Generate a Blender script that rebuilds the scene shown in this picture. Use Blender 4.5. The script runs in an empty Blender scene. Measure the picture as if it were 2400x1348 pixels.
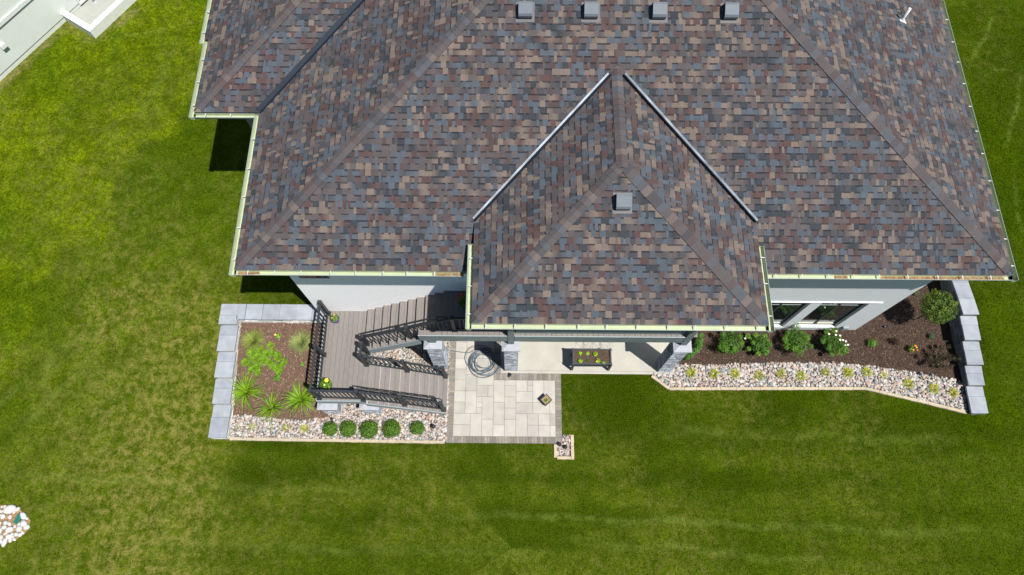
import bpy, math, random
import numpy as np
from mathutils import Vector, Matrix

random.seed(7); rng = np.random.default_rng(7)
S = bpy.context.scene; COL = S.collection

# ------------------------------------------------------------------ camera, sky, sun
CAM_H = 21.0; F_PX = 1624.0; TILT = math.radians(20.6); YAW = math.radians(0.43)
cd = bpy.data.cameras.new('camera'); cam = bpy.data.objects.new('camera', cd); COL.objects.link(cam)
cd.sensor_width = 36; cd.lens = F_PX / 2400 * 36; cd.clip_start = .1; cd.clip_end = 600
cam.location = (0, 0, CAM_H); cam.rotation_euler = (TILT, 0, YAW); S.camera = cam
SUN_DIR = Vector((-.362, .288, -1)).normalized()
w = bpy.data.worlds.new('World'); S.world = w; w.use_nodes = True
nt = w.node_tree; sky = nt.nodes.new('ShaderNodeTexSky'); sky.sky_type = 'NISHITA'; sky.sun_disc = False
sky.sun_elevation = math.asin(-SUN_DIR.z); sky.sun_rotation = math.atan2(-SUN_DIR.x, -SUN_DIR.y)
sky.air_density = 1.0; sky.dust_density = .4; sky.ozone_density = 5.0
bg = nt.nodes['Background']; bg.inputs['Strength'].default_value = .055
nt.links.new(sky.outputs[0], bg.inputs['Color'])
sd = bpy.data.lights.new('sun', 'SUN'); sun = bpy.data.objects.new('sun', sd); COL.objects.link(sun)
sd.energy = 5.0; sd.angle = math.radians(.5); sd.color = (1, .96, .9)
sun.rotation_euler = SUN_DIR.to_track_quat('-Z', 'Y').to_euler(); sun.location = (10, -8, 40)
S.view_settings.view_transform = 'Standard'; S.view_settings.look = 'None'
S.view_settings.exposure = 0.6; S.view_settings.gamma = 1

def G(u, v, z=0.0):
    """world point at height z seen at photo pixel (2400 wide); used to read plan positions off the photo"""
    cx = (u - 1200) / F_PX; cy = (674 - v) / F_PX
    r = Vector((cx, math.sin(TILT) + cy * math.cos(TILT), -math.cos(TILT) + cy * math.sin(TILT)))
    r = Matrix.Rotation(YAW, 3, 'Z') @ r
    t = (z - CAM_H) / r.z
    return Vector((r.x * t, r.y * t, z))

# ------------------------------------------------------------------ helpers
def srgb(r, g, b):
    f = lambda c: (c / 255 / 12.92) if c <= 10 else ((c / 255 + .055) / 1.055) ** 2.4
    return (f(r), f(g), f(b))

def mat(name, col, rough=.8, metal=0, var=.15, scale=6, bump=0, bscale=60, tint=False, spec=.3, detail=4, col2=None, stretch=(1, 1, 1)):
    m = bpy.data.materials.new(name); m.use_nodes = True; n = m.node_tree.nodes; l = m.node_tree.links
    p = n['Principled BSDF']; p.inputs['Roughness'].default_value = rough; p.inputs['Metallic'].default_value = metal
    p.inputs['Specular IOR Level'].default_value = spec
    g = n.new('ShaderNodeNewGeometry'); mp = n.new('ShaderNodeMapping'); mp.inputs['Scale'].default_value = stretch
    l.new(g.outputs['Position'], mp.inputs[0])
    t = n.new('ShaderNodeTexNoise'); t.inputs['Scale'].default_value = scale; t.inputs['Detail'].default_value = detail
    l.new(mp.outputs[0], t.inputs['Vector'])
    r = n.new('ShaderNodeValToRGB'); r.color_ramp.elements[0].position = .3; r.color_ramp.elements[1].position = .7
    l.new(t.outputs[0], r.inputs[0])
    a = tuple(c * (1 - var) for c in col); b = tuple(min(1, c * (1 + var)) for c in (col2 or col))
    if tint:
        a = (1 - var,) * 3; b = (1 + var,) * 3
    r.color_ramp.elements[0].color = (*a, 1); r.color_ramp.elements[1].color = (*b, 1)
    out = r.outputs[0]
    if tint:
        at = n.new('ShaderNodeAttribute'); at.attribute_name = 'tint'
        mx = n.new('ShaderNodeMix'); mx.data_type = 'RGBA'; mx.blend_type = 'MULTIPLY'; mx.inputs[0].default_value = 1
        l.new(at.outputs['Color'], mx.inputs[6]); l.new(out, mx.inputs[7]); out = mx.outputs[2]
    l.new(out, p.inputs['Base Color'])
    if bump:
        t2 = n.new('ShaderNodeTexNoise'); t2.inputs['Scale'].default_value = bscale; t2.inputs['Detail'].default_value = 3
        l.new(g.outputs['Position'], t2.inputs['Vector'])
        bp = n.new('ShaderNodeBump'); bp.inputs['Strength'].default_value = bump; bp.inputs['Distance'].default_value = .01
        l.new(t2.outputs[0], bp.inputs['Height']); l.new(bp.outputs[0], p.inputs['Normal'])
    return m

def tag(o, label=None, cat=None, group=None, kind=None):
    if label: o['label'] = label
    if cat: o['category'] = cat
    if group: o['group'] = group
    if kind: o['kind'] = kind
    return o

class MB:
    """collects faces of ONE mesh"""
    def __init__(s): s.v = []; s.f = []; s.c = []; s.smooth = []
    def face(s, pts, c=None, sm=False):
        i = len(s.v); s.v += [tuple(p) for p in pts]; s.f.append(tuple(range(i, i + len(pts)))); s.c.append(c); s.smooth.append(sm)
    def solid(s, vs, fs, c=None, sm=False):
        i = len(s.v); s.v += [tuple(p) for p in vs]
        for f in fs: s.f.append(tuple(i + k for k in f)); s.c.append(c); s.smooth.append(sm)
    def box(s, x0, x1, y0, y1, z0, z1, c=None, M=None, bev=0):
        if x0 > x1: x0, x1 = x1, x0
        if y0 > y1: y0, y1 = y1, y0
        if bev:
            b = min(bev, (x1-x0)/2.1, (y1-y0)/2.1, (z1-z0)/1.1)
            vs = [(x0,y0,z0),(x1,y0,z0),(x1,y1,z0),(x0,y1,z0),(x0,y0,z1-b),(x1,y0,z1-b),(x1,y1,z1-b),(x0,y1,z1-b),
                  (x0+b,y0+b,z1),(x1-b,y0+b,z1),(x1-b,y1-b,z1),(x0+b,y1-b,z1)]
            fs = [(3,2,1,0),(0,1,5,4),(1,2,6,5),(2,3,7,6),(3,0,4,7),(4,5,9,8),(5,6,10,9),(6,7,11,10),(7,4,8,11),(8,9,10,11)]
        else:
            vs = [(x0,y0,z0),(x1,y0,z0),(x1,y1,z0),(x0,y1,z0),(x0,y0,z1),(x1,y0,z1),(x1,y1,z1),(x0,y1,z1)]
            fs = [(3,2,1,0),(4,5,6,7),(0,1,5,4),(1,2,6,5),(2,3,7,6),(3,0,4,7)]
        if M is not None: vs = [M @ Vector(v) for v in vs]
        s.solid(vs, fs, c)
    def bar(s, a, b, w, h, c=None, up=(0, 0, 1)):
        """rectangular bar from a to b, w sideways, h in the up direction"""
        a = Vector(a); b = Vector(b); d = (b - a).normalized(); side = d.cross(Vector(up))
        if side.length < 1e-4: side = Vector((1, 0, 0))
        side.normalize(); u = side.cross(d).normalized()
        vs = []
        for p in (a, b):
            for sx, sz in ((-1,-1),(1,-1),(1,1),(-1,1)): vs.append(p + side * (w/2*sx) + u * (h/2*sz))
        s.solid(vs, [(3,2,1,0),(4,5,6,7),(0,1,5,4),(1,2,6,5),(2,3,7,6),(3,0,4,7)], c)
    def tube(s, pts, r, n=8, c=None, closed=False):
        pts = [Vector(p) for p in pts]; m = len(pts); i0 = len(s.v)
        rs = r if hasattr(r, '__len__') else [r] * m
        for k, p in enumerate(pts):
            if closed: d = pts[(k+1) % m] - pts[k-1]
            else: d = pts[min(k+1, m-1)] - pts[max(k-1, 0)]
            d.normalize(); ref = Vector((0,0,1)) if abs(d.z) < .9 else Vector((1,0,0))
            a = d.cross(ref).normalized(); b = a.cross(d)
            for q in range(n):
                t = 2*math.pi*q/n; s.v.append(tuple(p + a*math.cos(t)*rs[k] + b*math.sin(t)*rs[k]))
        for k in range(m if closed else m-1):
            k2 = (k+1) % m
            for q in range(n):
                q2 = (q+1) % n
                s.f.append((i0+k*n+q, i0+k*n+q2, i0+k2*n+q2, i0+k2*n+q)); s.c.append(c); s.smooth.append(True)
        if not closed:
            s.f.append(tuple(i0+q for q in range(n))); s.c.append(c); s.smooth.append(False)
            s.f.append(tuple(i0+(m-1)*n+q for q in reversed(range(n)))); s.c.append(c); s.smooth.append(False)
    def lathe(s, prof, cx, cy, n=24, c=None, sm=True):
        i0 = len(s.v); m = len(prof)
        for r, z in prof:
            for q in range(n): t = 2*math.pi*q/n; s.v.append((cx+r*math.cos(t), cy+r*math.sin(t), z))
        for k in range(m-1):
            for q in range(n):
                q2 = (q+1) % n; s.f.append((i0+k*n+q, i0+k*n+q2, i0+(k+1)*n+q2, i0+(k+1)*n+q)); s.c.append(c); s.smooth.append(sm)
        s.f.append(tuple(i0+(m-1)*n+q for q in range(n))); s.c.append(c); s.smooth.append(False)
    def build(s, name, m, parent=None, loc=None):
        me = bpy.data.meshes.new(name); me.from_pydata(s.v, [], s.f)
        if any(c is not None for c in s.c):
            ca = me.color_attributes.new('tint', 'FLOAT_COLOR', 'CORNER')
            buf = []
            for f, c in zip(s.f, s.c):
                if isinstance(c, list):
                    for q in c: buf += [q[0], q[1], q[2], 1.0]
                else: c = c or (1, 1, 1); buf += [c[0], c[1], c[2], 1.0] * len(f)
            ca.data.foreach_set('color', buf)
        me.polygons.foreach_set('use_smooth', s.smooth)
        me.materials.append(m); me.update()
        o = bpy.data.objects.new(name, me); COL.objects.link(o)
        if loc is not None: o.location = loc
        if parent: o.parent = parent
        return o

def npmesh(name, V, Fc, m, tint=None, smooth=False, parent=None):
    """V (n,3), Fc (k,3 or 4) arrays, tint per face (k,3)"""
    me = bpy.data.meshes.new(name); k, q = Fc.shape
    me.vertices.add(len(V)); me.vertices.foreach_set('co', V.astype(np.float32).ravel())
    me.loops.add(k*q); me.loops.foreach_set('vertex_index', Fc.astype(np.int32).ravel())
    me.polygons.add(k); me.polygons.foreach_set('loop_start', (np.arange(k)*q).astype(np.int32))
    me.polygons.foreach_set('use_smooth', np.full(k, smooth))
    if tint is not None:
        ca = me.color_attributes.new('tint', 'FLOAT_COLOR', 'CORNER')
        c = np.ones((k, q, 4), np.float32); c[:, :, :3] = tint[:, None, :]
        ca.data.foreach_set('color', c.ravel())
    me.materials.append(m); me.update(calc_edges=True); me.validate()
    o = bpy.data.objects.new(name, me); COL.objects.link(o)
    if parent: o.parent = parent
    return o

def empty(name, loc, label, cat, group=None, rz=0):
    o = bpy.data.objects.new(name, None); COL.objects.link(o); o.location = loc; o.rotation_euler = (0, 0, rz)
    o.empty_display_size = .2
    return tag(o, label, cat, group)

def copy_tree(o, parent=None):
    c = o.copy(); COL.objects.link(c); c.parent = parent
    for ch in list(o.children): copy_tree(ch, c)
    return c

ORD = ['first','second','third','fourth','fifth','sixth','seventh','eighth','ninth','tenth','eleventh','twelfth','thirteenth','fourteenth',
       'fifteenth','sixteenth','seventeenth','eighteenth','nineteenth','twentieth','twenty-first','twenty-second','twenty-third','twenty-fourth',
       'twenty-fifth','twenty-sixth','twenty-seventh','twenty-eighth','twenty-ninth','thirtieth']

def sm01(t): t = np.clip(t, 0, 1); return t*t*(3-2*t)

# ------------------------------------------------------------------ materials
M = {}
M['shingle'] = mat('asphalt_shingle', (1,1,1), .92, tint=True, var=.16, scale=45, bump=.35, bscale=260, spec=.25, detail=6)
M['gutter'] = mat('gutter_enamel', (.35,.40,.26), .4, var=.06, scale=3, spec=.5)
M['gutter_out'] = mat('gutter_outside', (.24,.275,.275), .45, var=.04, scale=3, spec=.5)
M['hanger'] = mat('hanger_steel', (.45,.46,.46), .35, var=.05)
M['flash'] = mat('valley_steel', (.20,.235,.275), .45, metal=.0, var=.5, scale=3, stretch=(1,1,1))  # flashing metal as it looks in sun, brightness put into the colour
M['flash_dark'] = mat('valley_dark_steel', (.010,.018,.030), .55, metal=.0, var=.12, scale=5)  # same flashing metal, its shade painted in as a near-black colour
M['vent'] = mat('vent_metal', (.20,.23,.27), .38, var=.08, scale=8, spec=.5)
M['stucco'] = mat('white_stucco', (.91,.91,.91), .9, var=.03, scale=14, bump=.5, bscale=120)
M['stucco_low'] = mat('grey_stucco', (.62,.645,.66), .9, var=.10, scale=60, bump=.6, bscale=140)
M['trim'] = mat('grey_trim', (.135,.172,.180), .55, var=.08, scale=4, spec=.4)
M['trim_lt'] = mat('light_trim', (.24,.28,.295), .55, var=.06, scale=4)
M['trim_white'] = mat('white_trim', (.70,.72,.73), .5, var=.03)
M['frame_dark'] = mat('window_frame_dark', (.03,.035,.035), .5, var=.05)
M['trim_cream'] = mat('sash_cream', (.80,.80,.62), .5, var=.03)
M['soffit'] = mat('soffit_panel', (.20,.23,.24), .6, var=.05)
M['rail'] = mat('railing_powdercoat', (.018,.022,.027), .45, var=.12, scale=7, spec=.5)
M['deck'] = mat('composite_board', (1,1,1), .7, tint=True, var=.1, scale=9, stretch=(3,.6,1), bump=.15, bscale=90)
M['riser'] = mat('riser_board', (.75,.73,.70), .6, var=.05)
M['ledge'] = mat('ledgestone', (1,1,1), .85, tint=True, var=.22, scale=28, bump=.6, bscale=70)
M['cap'] = mat('cast_cap', (.30,.315,.34), .8, tint=False, var=.10, scale=9, bump=.2, bscale=80)
M['wallcap'] = mat('wall_cap_stone', (1,1,1), .8, tint=True, var=.13, scale=4, detail=9, bump=.5, bscale=60)
M['wallblock'] = mat('wall_block', (1,1,1), .9, tint=True, var=.2, scale=22, bump=.7, bscale=50)
M['lime'] = mat('tan_limestone', (1,1,1), .9, tint=True, var=.12, scale=18, bump=.6, bscale=60)
M['concrete'] = mat('concrete_slab', (.345,.33,.29), .85, var=.07, scale=2.5, bump=.15, bscale=160, detail=8)
M['paver'] = mat('paver_slab', (1,1,1), .85, tint=True, var=.10, scale=3.2, bump=.25, bscale=70, detail=8)
M['border'] = mat('border_paver', (1,1,1), .9, tint=True, var=.14, scale=16, bump=.3, bscale=80)
M['joint'] = mat('joint_sand', (.17,.155,.13), .95, var=.1)
M['rock'] = mat('river_rock', (1,1,1), .7, tint=True, var=.15, scale=35, bump=.15, bscale=60, spec=.35)
M['rockbase'] = mat('gravel_fines', (.13,.105,.085), .95, var=.4, scale=30, bump=.8, bscale=50)
M['mulch'] = mat('bark_mulch', (.060,.036,.026), .95, var=.5, scale=28, bump=1, bscale=45, col2=(.085,.055,.042))
M['chip'] = mat('bark_chip', (1,1,1), .9, tint=True, var=.2, scale=30)
M['soil'] = mat('potting_soil', (.07,.045,.032), .95, var=.4, scale=40, bump=1, bscale=60)
M['leaf'] = mat('leaf', (1,1,1), .55, tint=True, var=.15, scale=14, spec=.35)
M['stem'] = mat('stem_bark', (.10,.075,.055), .9, var=.2)
M['planter'] = mat('planter_plastic', (.032,.042,.052), .5, var=.1, spec=.4)
M['black'] = mat('black_plastic', (.018,.019,.021), .4, var=.1, spec=.5)
M['purple'] = mat('purple_glaze', (.045,.025,.18), .25, var=.1, spec=.6)
M['hose'] = mat('hose_rubber', (.07,.10,.125), .4, var=.1, spec=.5)
M['pvc'] = mat('white_pvc', (.55,.56,.57), .4, var=.03)
M['greenlid'] = mat('green_plastic', (.015,.13,.095), .5, var=.1)
M['nwall'] = mat('neighbor_panel', (.57,.61,.57), .85, var=.03, scale=2)
M['nfound'] = mat('neighbor_foundation', (.56,.59,.53), .9, var=.05, scale=8, bump=.2, bscale=60)
M['nwhite'] = mat('neighbor_concrete', (.60,.62,.61), .8, var=.04, scale=6)
M['wire'] = mat('wire', (.08,.08,.08), .5, var=.05)
M['litter'] = mat('gutter_leaf_litter', (.22,.13,.06), .95, var=.6, scale=22, col2=(.20,.13,.06))
M['petal'] = mat('petal', (1,1,1), .6, tint=True, var=.06)

def leafy(m, k=.35):
    n = m.node_tree.nodes; l = m.node_tree.links; p = n['Principled BSDF']; src = p.inputs['Base Color'].links[0].from_socket
    t = n.new('ShaderNodeBsdfTranslucent'); mx = n.new('ShaderNodeMixShader'); mx.inputs[0].default_value = k
    l.new(src, t.inputs['Color']); l.new(p.outputs[0], mx.inputs[1]); l.new(t.outputs[0], mx.inputs[2]); l.new(mx.outputs[0], n['Material Output'].inputs['Surface'])
leafy(M['leaf'])
def glass_mat():
    m = bpy.data.materials.new('window_glass'); m.use_nodes = True; p = m.node_tree.nodes['Principled BSDF']
    p.inputs['Base Color'].default_value = (.012, .015, .017, 1); p.inputs['Roughness'].default_value = .03
    p.inputs['IOR'].default_value = 1.9; p.inputs['Specular IOR Level'].default_value = .7
    return m
M['glass'] = glass_mat()

def lawn_mat(name, boost=1.0):
    m = bpy.data.materials.new(name); m.use_nodes = True; n = m.node_tree.nodes; l = m.node_tree.links
    p = n['Principled BSDF']; p.inputs['Roughness'].default_value = .9; p.inputs['Specular IOR Level'].default_value = .0
    g = n.new('ShaderNodeNewGeometry')
    def noise(scale, detail, st=(1,1,1), rot=0, lo=.35, hi=.65, rough=.5):
        mp = n.new('ShaderNodeMapping'); mp.inputs['Scale'].default_value = st; mp.inputs['Rotation'].default_value = (0,0,rot)
        l.new(g.outputs['Position'], mp.inputs[0])
        t = n.new('ShaderNodeTexNoise'); t.inputs['Scale'].default_value = scale; t.inputs['Detail'].default_value = detail; t.inputs['Roughness'].default_value = rough
        l.new(mp.outputs[0], t.inputs['Vector'])
        r = n.new('ShaderNodeMapRange'); r.interpolation_type = 'SMOOTHSTEP'
        r.inputs['From Min'].default_value = lo; r.inputs['From Max'].default_value = hi
        l.new(t.outputs[0], r.inputs[0]); return r.outputs[0]
    def math_(op, a, b=0):
        x = n.new('ShaderNodeMath'); x.operation = op
        for i, q in enumerate((a, b)):
            if isinstance(q, (int, float)): x.inputs[i].default_value = q
            else: l.new(q, x.inputs[i])
        return x.outputs[0]
    def mix(f, a, b, mode='MIX'):
        x = n.new('ShaderNodeMix'); x.data_type = 'RGBA'; x.blend_type = mode
        for i, q in ((0, f), (6, a), (7, b)):
            if isinstance(q, tuple): x.inputs[i].default_value = (*[c*boost for c in q], 1)
            elif isinstance(q, (int, float)): x.inputs[i].default_value = q
            else: l.new(q, x.inputs[i])
        return x.outputs[2]
    sx = n.new('ShaderNodeSeparateXYZ'); l.new(g.outputs['Position'], sx.inputs[0])
    def ramp(src, a, b):
        r = n.new('ShaderNodeMapRange'); r.interpolation_type = 'SMOOTHSTEP'; r.inputs['From Min'].default_value = a; r.inputs['From Max'].default_value = b
        l.new(src, r.inputs[0]); return r.outputs[0]
    X_, Y_ = sx.outputs[0], sx.outputs[1]
    wob = math_('MULTIPLY', math_('SUBTRACT', noise(.5, 3, lo=0, hi=1), .5), 2.4)
    # far side of the old mowing edge: brighter, yellower grass
    b1 = G(395, 270, 1.0); b2 = G(40, 820, .6); dx_, dy_ = b2.x-b1.x, b2.y-b1.y; L_ = math.hypot(dx_, dy_)
    sd_ = math_('ADD', math_('ADD', math_('MULTIPLY', X_, -dy_/L_*-1), math_('MULTIPLY', Y_, dx_/L_*-1)), -(b1.x*dy_ - b1.y*dx_)/L_)
    left = ramp(math_('ADD', sd_, wob), -.25, .25)
    west = ramp(X_, -7.5, -10.0); east = ramp(X_, 9.0, 15.0); front = ramp(Y_, 3.6, 1.6)
    patch = noise(.36, 7, lo=.40, hi=.60, rough=.66)
    band = noise(1.0, 4, st=(.07, 1.1, 1), rot=.03, lo=.42, hi=.66)
    bandl = noise(1.0, 4, st=(1.3, .12, 1), rot=-.95, lo=.40, hi=.66)
    clump = noise(1.9, 8, lo=.40, hi=.60, rough=.80)
    fibre = noise(13, 5, lo=.40, hi=.60, rough=.8)
    fib2 = noise(6.5, 6, lo=.42, hi=.60, rough=.8)
    grain = noise(34, 3, lo=.35, hi=.65, rough=.6)
    dry = noise(3.6, 9, lo=.42, hi=.70, rough=.82)
    drym = noise(.33, 4, lo=.38, hi=.62, rough=.6)
    deep = (.0045, .014, .0004); dark = (.007, .020, .0004); mid = (.034, .058, .0008); lite = (.064, .095, .006)
    yel = (.160, .205, .0012); bright = (.070, .150, .003); straw = (.165, .155, .038)
    a = mix(patch, dark, mid)
    a = mix(math_('MULTIPLY', band, math_('MULTIPLY', front, .62)), a, (.082, .112, .006))
    wv = math_('MULTIPLY', math_('ADD', math_('SINE', math_('MULTIPLY', math_('ADD', Y_, math_('MULTIPLY', wob, .25)), 5.6), 0), 1.0), .5)
    a = mix(math_('MULTIPLY', math_('MULTIPLY', wv, front), math_('ADD', math_('MULTIPLY', patch, .42), .24)), a, (.095, .125, .008))
    dg = math_('ADD', math_('MULTIPLY', X_, .62), math_('MULTIPLY', Y_, -.78))
    wd = math_('MULTIPLY', math_('ADD', math_('SINE', math_('MULTIPLY', math_('ADD', dg, math_('MULTIPLY', wob, .3)), 5.2), 0), 1.0), .5)
    a = mix(math_('MULTIPLY', west, .78), a, (.098, .138, .005))                      # side lawn
    a = mix(math_('MULTIPLY', math_('MULTIPLY', west, bandl), .60), a, (.125, .165, .014))
    a = mix(math_('MULTIPLY', math_('MULTIPLY', wd, west), .52), a, (.030, .058, .002))
    nw_ = math_('MULTIPLY', math_('MULTIPLY', ramp(Y_, 7.5, 11.0), west), math_('SUBTRACT', 1.0, left))
    a = mix(math_('MULTIPLY', nw_, .60), a, (.032, .068, .0012))
    a = mix(math_('MULTIPLY', left, math_('ADD', math_('MULTIPLY', patch, .6), .30)), a, yel)
    a = mix(math_('MULTIPLY', left, math_('MULTIPLY', bandl, .45)), a, bright)
    a = mix(math_('MULTIPLY', east, math_('MULTIPLY', clump, .35)), a, (.024, .066, .001))
    a = mix(math_('MULTIPLY', math_('SUBTRACT', 1.0, clump), .60), a, dark)
    a = mix(math_('MULTIPLY', math_('SUBTRACT', 1.0, fibre), .55), a, deep)
    a = mix(math_('MULTIPLY', math_('SUBTRACT', 1.0, fib2), .38), a, (.016, .038, .0006))
    a = mix(math_('MULTIPLY', grain, .30), a, (.110, .150, .006))
    def track(p, q, w_, amp, z=0.0, soft=.55):
        A = G(*p, z); B = G(*q, z); c = (A+B)/2; d = (B-A); Lh = d.length/2; d.normalize()
        u_ = math_('ADD', math_('ADD', math_('MULTIPLY', X_, d.x), math_('MULTIPLY', Y_, d.y)), -(c.x*d.x + c.y*d.y))
        v_ = math_('ADD', math_('ADD', math_('MULTIPLY', X_, -d.y), math_('MULTIPLY', Y_, d.x)), -(-c.x*d.y + c.y*d.x))
        v_ = math_('ADD', v_, math_('MULTIPLY', wob, .22))
        return math_('MULTIPLY', math_('MULTIPLY', ramp(math_('ABSOLUTE', v_, 0), w_, w_*.15), ramp(math_('ABSOLUTE', u_, 0), Lh*1.15, Lh*soft)), amp)
    tr = None
    for t_ in ((( -60,990),(190,800),.22,.8,.2),((10,1010),(240,855),.20,.8,.1),((60,905),(260,770),.25,.5,.3),((1000,1203),(2380,1255),.17,.8,0),((1300,1262),(2000,1322),.16,.7,0),
               ((-100,1105),(900,1160),.2,.6,0),((300,1275),(1300,1300),.22,.6,0),((1500,1010),(2300,1035),.22,.5,0),((2325,30),(2262,160),.14,.8,.9),((2400,165),(2345,345),.13,.8,.9),((2318,165),(2372,171),.10,.7,.9),((2360,400),(2400,560),.14,.5,.8),((300,330),(430,60),.25,.5,1.0),((150,120),(420,60),.2,.5,1.0)):
        m_ = track(*t_); tr = m_ if tr is None else math_('MAXIMUM', tr, m_)
    tr = math_('MULTIPLY', tr, math_('ADD', math_('MULTIPLY', clump, .5), .12))
    a = mix(tr, a, (.100, .135, .022))
    fr_ = track((-40,225), (170,45), .42, .9, 1.0); fr2 = track((222,98), (330,10), .30, .9, 1.0); fr3 = track((155,50),(225,95),.5,.7,1.0)
    fr_ = math_('MAXIMUM', math_('MAXIMUM', fr_, fr2), fr3)
    a = mix(math_('MULTIPLY', fr_, math_('ADD', math_('MULTIPLY', dry, .7), .1)), a, (.26, .20, .10))
    near = math_('MULTIPLY', ramp(X_, -15.0, -10.5), math_('MULTIPLY', west, ramp(Y_, 10.0, 5.0)))
    dm = math_('ADD', math_('MULTIPLY', drym, .48), math_('MULTIPLY', near, 1.25))
    dm = math_('MULTIPLY', dm, math_('SUBTRACT', 1.0, math_('MULTIPLY', east, .5)))
    a = mix(math_('MINIMUM', math_('MULTIPLY', dry, dm), .8), a, straw)
    l.new(a, p.inputs['Base Color'])
    t2 = n.new('ShaderNodeTexNoise'); t2.inputs['Scale'].default_value = 24; t2.inputs['Detail'].default_value = 6
    l.new(g.outputs['Position'], t2.inputs['Vector'])
    bp = n.new('ShaderNodeBump'); bp.inputs['Strength'].default_value = .9; bp.inputs['Distance'].default_value = .05
    l.new(t2.outputs[0], bp.inputs['Height']); l.new(bp.outputs[0], p.inputs['Normal'])
    return m
M['lawn'] = lawn_mat('lawn_turf', 1.08)
M['blade'] = lawn_mat('grass_blade', 1.30); leafy(M['blade'], .3)

# ------------------------------------------------------------------ ground
def base_z(x, y):
    s = .19 * np.clip(y - 3.6, 0, 3.8) + .3 * sm01((y - 7.4) / 7)
    return s
def ground_z(x, y):
    x = np.asarray(x, float); y = np.asarray(y, float)
    b = base_z(x, y)
    li = np.where(x < -5.7, sm01((x + 8.85) / .2) * (1 - sm01((y - 6.62) / .2)), 1.0)     # inside the left bed
    ri = 1 - sm01((x - 13.93) / .16)
    north = 1 - sm01((y - 9.4) / .2)
    ri = np.where(x > 10.8, ri * north, 1.0)
    ins = np.where(x < 0, li, ri)
    return b * (1 - ins)
xs = [-160,-90,-50,-32,-24,-20,-17,-14,-12,-10,-9.2,-8.85,-8.8,-8.75,-8.7,-8.65,-8.2,-7.5,-6.5,-5.75,-5.65,-4,-2,0,2,4,6,8,10,10.75,10.85,12,13,13.93,13.97,14.01,14.05,14.09,14.6,16,20,28,45,90,160]
ys = [-160,-80,-40,-20,-10,-5,0,2,3,3.3,3.6,3.9,4.2,4.6,5,5.4,5.8,6.2,6.6,6.62,6.67,6.72,6.77,6.82,7,7.5,8,9,9.4,9.45,9.5,9.55,9.6,10,11,12,13,14,15,18,25,40,80,160]
X, Y = np.meshgrid(xs, ys); Z = ground_z(X, Y)
V = np.stack([X.ravel(), Y.ravel(), Z.ravel()], 1); nx = len(xs)
Fc = np.array([(j*nx+i, j*nx+i+1, (j+1)*nx+i+1, (j+1)*nx+i) for j in range(len(ys)-1) for i in range(nx-1)])
tag(npmesh('lawn', V, Fc, M['lawn'], smooth=True), kind='structure')

# outlines (world)
ED_R = [(4.26,5.05),(4.75,4.66),(7.7,4.68),(10.84,4.70),(11.75,4.48),(12.75,4.23),(13.75,3.97)]       # right bed, edge to the lawn
MU_R = [(5.05,5.38),(5.9,5.36),(7.9,5.45),(9.9,5.46),(11.2,5.36),(12.5,5.17),(13.85,4.90)]           # mulch / rock line
def interp(poly, x): return np.interp(x, [p[0] for p in poly], [p[1] for p in poly])
MU_L = [(-8.5,3.72),(-7.4,3.62),(-6.4,3.55),(-5.6,3.66)]
def bed_z(x, y): return .36 * sm01((np.asarray(y, float) - 3.9) / 2.3) * (1 - sm01((np.asarray(x, float) + 5.75) / .8)) + .012

def is_lawn(x, y):
    ok = np.ones(x.shape, bool)
    inside = lambda x0, x1, y0, y1: (x > x0) & (x < x1) & (y > y0) & (y < y1)
    ok &= ~inside(-9.02, -5.7, 2.96, 7.0)
    ok &= ~inside(-8.5, -1.9, 2.90, 7.0)
    ok &= ~inside(-2.1, 1.49, 2.90, 9)
    ok &= ~inside(1.20, 1.85, 2.44, 3.20)
    ok &= ~inside(1.4, 4.4, 5.02, 9)
    ok &= ~((x > 4.24) & (x < 13.8) & (y > interp(ED_R, x) - .10) & (y < 9.6))
    ok &= ~inside(13.7, 14.27, 3.86, 9.7)
    ok &= ~inside(-5.8, 10.8, 6.5, 30)
    wx, wy = -16.08, 17.8; nrm = (x - wx) * .842 - (y - wy) * .539
    ok &= nrm > .03
    ok &= ~(((x + 14.95) * .842 - (y - 16.86) * .539 < .0) & ((x + 14.95) * .539 + (y - 16.86) * .842 > 0))
    ok &= ~((((x - RP[0])**2 / 1.15**2) + ((y - RP[1])**2 / .62**2)) < 1)
    return ok
RP = G(-22, 1231)
# grass blades: one stuff object
NB = 420000
bx = rng.uniform(-19, 21, NB); by = rng.uniform(-4.6, 18.5, NB)
k = is_lawn(bx, by); bx = bx[k]; by = by[k]; nb = len(bx); bz = ground_z(bx, by)
ang = rng.uniform(0, 2*np.pi, nb); hh = rng.uniform(.012, .035, nb); wd = rng.uniform(.008, .016, nb)
lean = rng.uniform(.04, .10, nb); la = rng.uniform(0, 2*np.pi, nb)
V = np.empty((nb, 3, 3))
V[:,0] = np.stack([bx - np.cos(ang)*wd, by - np.sin(ang)*wd, bz - .005], 1)
V[:,1] = np.stack([bx + np.cos(ang)*wd, by + np.sin(ang)*wd, bz - .005], 1)
V[:,2] = np.stack([bx + np.cos(la)*lean, by + np.sin(la)*lean, bz + hh], 1)
tag(npmesh('grass', V.reshape(-1,3), np.arange(nb*3).reshape(-1,3), M['blade']), 'mown green lawn grass with mottled light streaks around the house', 'grass', kind='stuff')

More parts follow.
